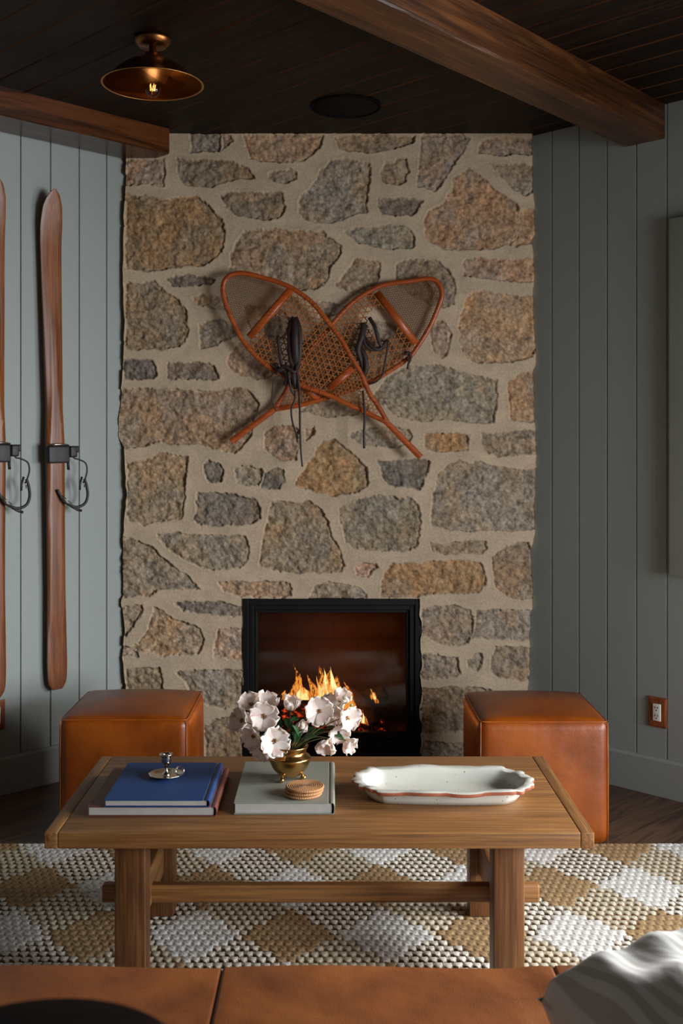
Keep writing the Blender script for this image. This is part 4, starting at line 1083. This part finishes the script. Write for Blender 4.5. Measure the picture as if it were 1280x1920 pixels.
# ================================================================== coffee table
TT = .45
TX, TW, TY0, TY1 = -.035, 1.35, 2.668, 3.325
tb = thing('coffee_table', 'rectangular oak trestle coffee table standing on the checked rug', 'coffee table', (TX, (TY0+TY1)/2, 0))
hy = (TY1-TY0)/2; tz = .040; ew = .034
MB().add(rbox(TW/2-ew, hy, tz/2, .003, 2, c=(0, 0, TT-tz/2), er=2)).build('tabletop', M['table'], tb)
for s_ in (-1, 1):
    MB().add(rbox(ew/2-.0004, hy, tz/2, .003, 2, c=(s_*(TW/2-ew/2), 0, TT-tz/2), er=2)).build('end_board', M['tableY'], tb)
RUGZ = .0150
lw = .0385
for sx in (-1, 1):
    for sy in (-1, 1):
        cx_ = sx*.474+.0; cy_ = sy*(hy-.052-lw)
        MB().add(rbox(lw, lw, (TT-tz-RUGZ)/2, .003, 2, c=(cx_, cy_, (TT-tz+RUGZ)/2), er=2)).build('leg', M['tleg'], tb)
    MB().add(rbox(.011, hy-.052-2*lw+.003, .052, .003, 2, c=(sx*.474, 0, .195), er=2)).build('side_rail', M['tableY'], tb)
    MB().add(rbox(.030, hy-.065, .016, .003, 2, c=(sx*.474, 0, TT-tz-.0165), er=2)).build('bearer', M['tableY'], tb)
MB().add(rbox(.600, .016, .0245, .006, 3, c=(0, 0, .170), er=2)).build('stretcher', M['table'], tb)
for sx in (-1, 1):
    MB().add(rbox(.007, .007, .030, .002, 2, c=(sx*.520, 0, .170), er=2)).build('wedge', M['tleg'], tb)

# ================================================================== books
def book(cx, y0, w_, d_, th, z, mat, label, rz=0, name='hardcover_book', spine='R'):
    t = thing(name, label, 'book', (cx, y0+d_/2, z), 'books on the coffee table', rz)
    ct = .0028; hx_, hy_ = w_/2, d_/2
    # cover: two boards and a rounded spine on the right side
    mb = MB(); mb.add(rbox(hx_, hy_, ct/2, .001, 2, c=(0, 0, ct/2), er=1)); mb.add(rbox(hx_-.007, hy_, ct/2, .001, 2, c=(-.007, 0, th-ct/2), er=1))
    mb.add(rbox(.0035, hy_, ct/2, .001, 2, c=(hx_-.0035-.001, 0, th-ct/2+.0002), er=1))
    n = 8; v = []; f = []
    for yy in (-hy_, hy_):
        for k in range(n+1):
            a = -PI/2+PI*k/n; v.append((hx_-.002+.0055*math.cos(a), yy, th/2+(th/2-.0006)*math.sin(a)))
        for k in range(n, -1, -1):
            a = -PI/2+PI*k/n; v.append((hx_-.002+.0030*math.cos(a), yy, th/2+(th/2-.003)*math.sin(a)))
    m = 2*(n+1)
    for k in range(m):
        l = (k+1) % m; f.append((k, l, m+l, m+k))
    f += [tuple(range(m)), tuple(range(m, 2*m))]; mb.add((v, f))
    mb.build('cover', mat, t, smooth=False)
    mb = MB(); mb.add(rbox(hx_-.004, hy_-.004, th/2-ct, .0008, 3, c=(-.001, 0, th/2), er=1)); pg = mb.build('pages', M['pages'], t, smooth=False)
    return t
E = .0004
book(-.4655, 2.782, .328, .338, .026, TT+E, M['maroon'], 'large maroon book at the bottom, under the blue book')
book(-.452, 2.775, .267, .326, .019, TT+.026+2*E, M['blue'], 'blue cloth book lying on top of the maroon book', rz=0)
book(-.128, 2.797, .257, .364, .031, TT+E, M['greyb'], 'sage grey book under the brass flower pot and coasters')
ZB, ZG = TT+.045+3*E, TT+.031+2*E

# ---- candlestick
t = thing('candlestick', 'small silver chamber candlestick on the blue book', 'candlestick', (-.456, 2.968, ZB))
n = 48; prof = [(.001, .0), (.030, .0), (.034, .002), (.0405, .0065), (.047, .0085), (.0475, .0098), (.0405, .0085), (.033, .0045), (.020, .004), (.012, .006)]
v, f = lathe(prof, n); v = [(x*(1+.02*math.cos(10*math.atan2(y, x))*(math.hypot(x, y)/.0475)**4), y*(1+.02*math.cos(10*math.atan2(y, x))*(math.hypot(x, y)/.0475)**4), z) for x, y, z in v]
MB().add((v, f)).build('saucer', M['silver'], t)
MB().add(lathe([(.001, .005), (.013, .005), (.011, .009), (.006, .014), (.0045, .024), (.0055, .031), (.009, .034), (.0125, .040), (.0135, .052), (.013, .056), (.0185, .060), (.019, .0625), (.012, .0625), (.0105, .058), (.010, .045), (.001, .045)], 36)).build('candle_cup', M['silver'], t)
rp = [(.040+.0, .011*math.cos(a)*0+.0, .016) for a in (0,)]
mb = MB(); mb.add(tube([(.0375+.011*math.cos(a), -.006+.003*math.sin(a), .0175+.0105*math.sin(a)) for a in np.linspace(0, 2*PI, 19)[:-1]], .0022, 7, closed=True)); mb.build('ring_handle', M['silver'], t)

# ---- brass flower pot
VP = Vector((-.120, 2.995, ZG))
t = thing('flower_pot', 'footed brass pot on the grey book holding white flowers', 'pot', tuple(VP))
pr = [(.001, .021), (.018, .021), (.030, .027), (.044, .040), (.052, .054), (.053, .060), (.0545, .063), (.0530, .066), (.046, .070), (.042, .073), (.042, .080), (.0465, .087), (.048, .090), (.0465, .0915), (.040, .085), (.038, .074), (.047, .062), (.040, .042), (.026, .031), (.001, .027)]
pr = [(r_0*1.07 if r_0 > .002 else r_0, .008+(z_0-.021)*(.086/.0705)) for r_0, z_0 in pr]
MB().add(lathe(pr, 56)).build('bowl', M['brass'], t)
for k in range(3):
    a = -PI/2-.62+2*PI*k/3
    cx_, cy_ = math.cos(a), math.sin(a)
    mb = MB(); mb.add(tube([(.034*cx_, .034*cy_, .034), (.0355*cx_, .0355*cy_, .024), (.033*cx_, .033*cy_, .016), (.036*cx_, .036*cy_, .010)], [.0045, .0055, .004, .0045], 10))
    v, f = lathe([(.0001, .0002), (.006, .0006), (.0085, .004), (.0082, .008), (.005, .0118), (.0001, .013)], 14, (.0375*cx_, .0375*cy_, 0)); mb.add((v, f)); mb.build('foot', M['brass'], t)

# ---- blossoms
def petal(L, W, cup, wav, r_, ang, tilt):
    nu, nv = 9, 8; v = []; f = []
    ph = r_.rand(3)*6
    for i in range(nu+1):
        u = i/nu; wd = W*(math.sin(PI*min(1, u*.60+.05))**.8)*(1-max(0, (u-.84)/.16)**2*.55)
        for j in range(nv+1):
            s_ = -1+2*j/nv; x = L*u-(abs(s_)**3)*L*.10*u+(.004*math.cos(s_*5+ph[2])*u*u if u > .7 else 0); y = wd*s_
            z = cup*L*(u**1.6)*.55+cup*W*s_*s_*.5*u + wav*(math.sin(s_*5.5+ph[0])*u*u+.6*math.sin(s_*9+ph[1])*u**3) - .12*L*max(0, u-.7)**1.0
            v.append((x, y, z))
    for i in range(nu):
        for j in range(nv):
            a = i*(nv+1)+j; f.append((a, a+1, a+nv+2, a+nv+1))
    Mx = Matrix.Rotation(ang, 4, 'Z') @ Matrix.Rotation(-tilt, 4, 'Y') @ Matrix.Translation((.003, 0, 0))
    return xf((v, f), Mx)
def leafmesh(a, b_, W, droop, r_):
    a = Vector(a); b_ = Vector(b_); d = b_-a; L = d.length; d.normalize(); sd_ = d.cross(Vector((0, -.5, 1))).normalized(); up = sd_.cross(d).normalized()
    v = []; f = []; nu, nv = 10, 4
    for i in range(nu+1):
        u = i/nu; wd = W*math.sin(PI*u**.8)*(1+.10*math.sin(u*34))
        for j in range(nv+1):
            s_ = -1+2*j/nv; v.append(a+d*L*u+sd_*wd*s_+up*(abs(s_)*wd*.35-droop*u*u*L))
    for i in range(nu):
        for j in range(nv): k = i*(nv+1)+j; f.append((k, k+1, k+nv+2, k+nv+1))
    return v, f
def blossom(px, py, Y, facing, R, label, seed, cup=.35, tilt=.25, leaves=(), n=5, centre=True, stem=True, buds=()):
    r_ = np.random.RandomState(seed); c = at(px, py, Y); fdir = Vector(facing).normalized()
    t = thing('white_blossom', label, 'flower', tuple(c), 'white blossoms in the brass pot')
    az = fdir; ax = az.orthogonal().normalized(); ay = az.cross(ax); Mf = frame(Vector((0, 0, 0)), ax, ay, az)
    a0 = r_.rand()*6
    for k in range(n):
        Lp = R*(.95+.12*r_.rand()); ang = a0+2*PI*k/n+(r_.rand()-.5)*.25
        v, f = petal(Lp*1.30, Lp*.90, cup*(.8+.5*r_.rand()), R*.075, r_, ang, tilt*(.7+.6*r_.rand()))
        v = [Mf @ (Vector(p)+Vector((0, 0, .0009*k))) for p in v]
        MB().add((v, f)).build('petal', M['petal'], t, solid=.0005)
    if centre:
        mb = MB()
        for k in range(26):
            a = r_.rand()*2*PI; rr = .0045*math.sqrt(r_.rand()); tip = Vector((rr*1.7*math.cos(a), rr*1.7*math.sin(a), .006+.003*r_.rand()))
            mb.add(tube([Mf @ Vector((rr*.6*math.cos(a), rr*.6*math.sin(a), .001)), Mf @ tip], [.0004, .0011], 5))
        mb.build('stamens', M['anther'], t)
    if stem:
        mouth = Vector((VP.x+(c.x-VP.x)*.12, VP.y+(c.y-VP.y)*.2, VP.z+.082)); low = Vector((VP.x+(c.x-VP.x)*.03, VP.y, VP.z+.034))
        P = smoothpath([low-c, mouth-c, (mouth-c)*.45-fdir*.015+Vector((0, 0, .006)), -fdir*.006, -fdir*.001], 5)
        MB().add(tube(P, .0013, 6)).build('stem', M['stem'], t)
    for (la, lb, W) in leaves:
        A, B = at(*la)-c, at(*lb)-c
        MB().add(leafmesh(A, B, W, .12, r_)).build('leaf', M['leaf'], t, solid=.0004)
    for (bx_, by_, bY, br) in buds:
        B = at(bx_, by_, bY)-c; d = (B-Vector((0, 0, 0))).normalized() if B.length > 1e-4 else Vector((0, 0, 1))
        MB().add(xf(lathe([(.0001, 0), (br*.7, br*.4), (br, br*1.1), (br*.75, br*1.9), (.0001, br*2.6)], 10), frame(B, *( (d.orthogonal().normalized(), d.cross(d.orthogonal().normalized()), d))))).build('bud', M['bud'], t)
def c8(x, y): return (420+x/4.571, 1280+y/4.571)
def LF(x, y, Y): return (*c8(x, y), Y)
fw = (0, -1, .15)
blossom(*c8(345, 290), 2.99, (-.05, -1, .25), .030, 'large open white blossom facing forward in upper left of the bouquet', 1, leaves=[(LF(520, 300, 3.03), LF(600, 420, 3.0), .012)])
blossom(*c8(430, 500), 2.965, (.25, -1, .15), .032, 'large open white blossom low in front beside the pot rim', 2, leaves=[(LF(560, 340, 3.02), LF(640, 500, 3.0), .011)])
blossom(*c8(235, 195), 3.03, (-.35, -.7, .8), .024, 'white blossom at the top left of the bouquet, half hidden', 3, cup=.6)
blossom(*c8(365, 195), 3.05, (.1, -.6, .9), .026, 'white blossom behind the upper left one, petals upright', 13, cup=.6)
blossom(*c8(165, 330), 3.0, (-.8, -.75, .3), .026, 'leftmost white blossom of the bouquet, turned sideways', 4, cup=.5, buds=[(*c8(100, 290), 3.0, .004)])
blossom(*c8(262, 455), 2.985, (-.5, -.8, -.2), .026, 'drooping white blossom at lower left of the bouquet', 5, cup=.5)
blossom(*c8(330, 560), 2.99, (-.4, -.6, -.6), .021, 'lowest white blossom at left, hanging beside the pot', 6, cup=.6)
blossom(*c8(568, 240), 3.02, (.1, -.45, 1.0), .027, 'cupped white blossom at top centre, seen from the side', 7, cup=.8, tilt=.6, leaves=[(LF(640, 300, 3.0), LF(560, 330, 2.98), .010)])
blossom(*c8(692, 320), 3.01, (-.3, -.7, -.6), .020, 'small half closed white blossom right of the centre leaves', 8, cup=1.0, tilt=.8, centre=False, leaves=[(LF(640, 400, 3.0), LF(610, 520, 2.98), .012), (LF(650, 430, 3.02), LF(760, 380, 3.0), .013)])
blossom(*c8(812, 242), 3.0, (.05, -1, .2), .030, 'open white blossom with brown eye right of centre', 9)
blossom(*c8(1000, 172), 3.03, (.3, -.5, .9), .026, 'white blossom at the top right of the bouquet', 10, cup=.7, tilt=.5, buds=[(*c8(1078, 190), 3.01, .004)])
blossom(*c8(1045, 300), 3.0, (.6, -.8, -.1), .027, 'rightmost white blossom facing outward to the right', 11, cup=.45, leaves=[(LF(870, 400, 3.02), LF(955, 370, 3.0), .009)])
blossom(*c8(880, 490), 2.99, (-.1, -.8, -.6), .025, 'white blossom drooping low right of the pot', 12, cup=.8, tilt=.5, centre=False, leaves=[(LF(700, 440, 3.03), LF(860, 400, 3.01), .014), (LF(720, 480, 3.02), LF(640, 560, 3.0), .010)])
blossom(*c8(1035, 500), 3.01, (.6, -.6, -.5), .023, 'lowest white blossom at right, hanging over the book edge', 14, cup=.7, tilt=.5, leaves=[(LF(940, 430, 3.02), LF(1030, 480, 3.0), .008)])
blossom(*c8(915, 285), 3.04, (.2, -.8, .1), .022, 'small white blossom tucked between the two right hand ones', 15, cup=.5, centre=False)

blossom(*c8(262, 345), 3.045, (-.3, -.9, .2), .026, 'white blossom filling the back of the left cluster, mostly covered', 21, cup=.4, centre=False, leaves=[(LF(420, 300, 3.06), LF(500, 390, 3.03), .012)])
blossom(*c8(925, 205), 3.05, (.0, -.9, .4), .027, 'white blossom at the back between the right hand blossoms', 22, cup=.45, centre=False, leaves=[(LF(760, 330, 3.05), LF(860, 280, 3.03), .010)])
blossom(*c8(975, 420), 3.02, (.3, -.9, -.2), .022, 'small white blossom at right just above the two drooping ones', 23, cup=.6, centre=False, leaves=[(LF(640, 470, 2.97), LF(600, 360, 2.95), .012), (LF(680, 470, 2.98), LF(790, 450, 2.96), .012)])
# ---- coasters
for k, (ox, oy) in enumerate(((-.003, .001), (.001, 0), (.003, -.001))):
    lab = ['bottom woven rattan coaster of the stack on the grey book', 'middle woven rattan coaster of the stack on the grey book', 'top woven rattan coaster of the stack, coiled face showing'][k]
    prof = []; R = .050
    nr_ = 9
    up = [(.0005, .0068)]
    for i in range(nr_):
        r0 = R*(i+.0)/nr_; r1 = R*(i+1)/nr_
        for s_ in (.2, .5, .8): up.append((r0+(r1-r0)*s_, .0062+.0016*math.sin(PI*s_)))
        up.append((r1-.0001, .0062))
    prof = [(.0005, .0004)]+[(R*.97, .0004), (R+.001, .003), (R+.0005, .0055)]+up[::-1]
    v, f = lathe(prof, 64)
    o = MB().add((v, f)).build('rattan_coaster', M['rattan'], None)
    o.location = (-.078+ox, 2.862+oy, ZG+.0003+k*.0086); o.rotation_euler = (0, 0, k*.4)
    tag(o, lab, 'coaster', 'stack of rattan coasters')

# ---- scalloped dish
def dish():
    t = thing('serving_dish', 'long white scalloped ceramic dish with terracotta rim on the table', 'dish', (.296, 2.948, TT+E), rz=-.03)
    N = 160; Lh = .120
    def pt(th, r, sc=0, ph=0):
        c_, s_ = math.cos(th), math.sin(th)
        # stadium: perimeter point for direction th
        Rr = r*(1); x = Rr*c_*1.0; y = Rr*s_
        cc = np.sign(c_)*min(1, abs(c_)*2.2)*Lh
        g = 1
        if sc:
            # bracket scallops: broad lobes meeting in points
            k = 11; a = ((th*2*k/(2*PI)+.5) % 1); g = 1+sc*.8*(1-abs(2*a-1)**2.0)-sc*.2
        return (cc+x*g, y*g*(1))
    rings = [(.070, 0, 0, 0), (.080, .001, 0, 0), (.090, .014, 0, 0), (.0975, .030, 0, 0), (.101, .037, 0, 0), (.1155, .0355, .10, 1), (.1195, .0385, .10, 1), (.119, .0455, .10, 1), (.1155, .0480, .095, 0), (.100, .046, .02, 0), (.096, .043, 0, 0), (.092, .030, 0, 0), (.084, .012, 0, 0), (.072, .006, 0, 0), (.04, .005, 0, 0)]
    v = []; f = []; mi = []
    for r, z, sc, m in rings:
        for k in range(N):
            th = 2*PI*k/N; x, y = pt(th, r, sc); zz_ = z
            if sc: zz_ = z+.0022*math.cos(th*11)+.001*math.sin(th*5+1)
            v.append((x, y, zz_))
    for i in range(len(rings)-1):
        for k in range(N):
            l = (k+1) % N; f.append((i*N+k, i*N+l, (i+1)*N+l, (i+1)*N+k)); mi.append(1 if rings[i][3] and rings[i+1][3] else 0)
    f.append(tuple(range(N))); mi.append(0); f.append(tuple((len(rings)-1)*N+k for k in range(N))); mi.append(0)
    rimf = [q_ for q_, m in zip(f, mi) if m]; body = [q_ for q_, m in zip(f, mi) if not m]
    MB().add((v, body)).build('bowl', M['dish'], t)
    me = MB().add((v, rimf)); o = me.build('rim_edge', M['terra'], t)
    for ob in t.children:
        bm = bmesh.new(); bm.from_mesh(ob.data); bmesh.ops.delete(bm, geom=[x for x in bm.verts if not x.link_faces], context='VERTS'); bm.to_mesh(ob.data); bm.free()
dish()

# ================================================================== sofa seat in the foreground
SZ = .461
sf = thing('sofa', 'tan brown leather sofa seat in the near foreground', 'sofa', (.0975, 1.45, 0))
def wrinkle(seed):
    r_ = np.random.RandomState(seed)
    def fn(s):
        z = s.z
        if s.z > .05:
            z += .0055*max(0, math.cos(s.x*5+seed*1.3))*math.sin(s.x*44+1.5*math.sin(s.y*9+seed)+s.y*6) + .003*math.sin(s.x*11+seed)
        return Vector((s.x, s.y, z))
    return fn
for k in range(4):
    cx_ = -1.0925+.595*k+.0
    MB().add(rbox(.2975, .385, .09, .007, 30, (0, .003, .003), (cx_-.0975+.0, 1.580-1.45, SZ-.09), 5, wrinkle(k+1))).build('seat_cushion', M['sofa'], sf)
MB().add(rbox(1.19, .37, .115, .02, 6, c=(-.2975, .125, .175), er=3)).build('seat_base', M['sofa'], sf)
for sx in (-1, 1):
    for sy in (-1, 1): MB().add(lathe([(.022, .0), (.028, .062)], 16, (-.2975+sx*1.08, .125+sy*.29, 0))).build('leg', M['black'], sf)
# dark round table top overlapping the sofa at the bottom left
def pillow(name, S, T, loc, rot, label, seed):
    r_ = np.random.RandomState(seed); N = 40; v = []; f = []
    ph = r_.rand(8)*6
    for side in (1, -1):
        for i in range(N+1):
            for j in range(N+1):
                u = -1+2*i/N; w_ = -1+2*j/N
                pin = 1-.055*(1-u*u)*(1) ; pin2 = 1-.055*(1-w_*w_)
                x = S*u*(1-.06*(1-w_*w_)*0-.07*(1-abs(w_))**1*0-.05*(1-w_**2)*abs(u)**3); y = S*w_*(1-.05*(1-u**2)*abs(w_)**3)
                e_ = max(0, (1-u**4))**.42*max(0, (1-w_**4))**.42
                z = side*T*e_
                rad = max(abs(u), abs(w_))
                z += side*e_*.012*(math.sin(5*u+7*w_+ph[0])*math.sin(4*w_-3*u+ph[1]))+side*e_*.006*math.sin(11*u*w_+9*u+ph[2])
                v.append((x, y, z))
    M_ = (N+1)**2
    for s_ in (0, 1):
        for i in range(N):
            for j in range(N):
                a = s_*M_+i*(N+1)+j; f.append((a, a+1, a+N+2, a+N+1))
    mb = MB().add((v, f)); o = mb.build(name, M['stripe'])
    bm = bmesh.new(); bm.from_mesh(o.data); bmesh.ops.remove_doubles(bm, verts=bm.verts, dist=.0005); bmesh.ops.recalc_face_normals(bm, faces=bm.faces); bm.to_mesh(o.data); bm.free()
    for p_ in o.data.polygons: p_.use_smooth = True
    o.location = loc; o.rotation_euler = rot; tag(o, label, 'pillow', 'striped pillows on the sofa'); return o
pillow('striped_pillow', .255, .104, (.635, 1.475, .580), (math.radians(0), math.radians(1), math.radians(24)), 'pale grey striped linen pillow lying in the bottom right corner', 3)
pillow('striped_pillow', .21, .050, (1.08, 1.80, .518), (math.radians(0), math.radians(0), math.radians(32)), 'second striped linen pillow behind, at the right picture edge', 5)
t = thing('side_table', 'dark round tabletop at the bottom left corner in front of the sofa', 'side table', (-.245, .90, 0))
tt = .922
t.location = (-.231, .82, 0)
MB().add(lathe([(.001, tt-.018), (.119, tt-.018), (.125, tt-.012), (.125, tt-.004), (.121, tt), (.001, tt)], 72)).build('tabletop', M['tray'], t)
MB().add(lathe([(.014, .02), (.011, .3), (.011, .8), (.03, tt-.019)], 20)).build('pedestal', M['tray'], t)
MB().add(lathe([(.001, 0), (.10, 0), (.105, .008), (.10, .018), (.02, .024), (.001, .024)], 40)).build('foot', M['tray'], t)
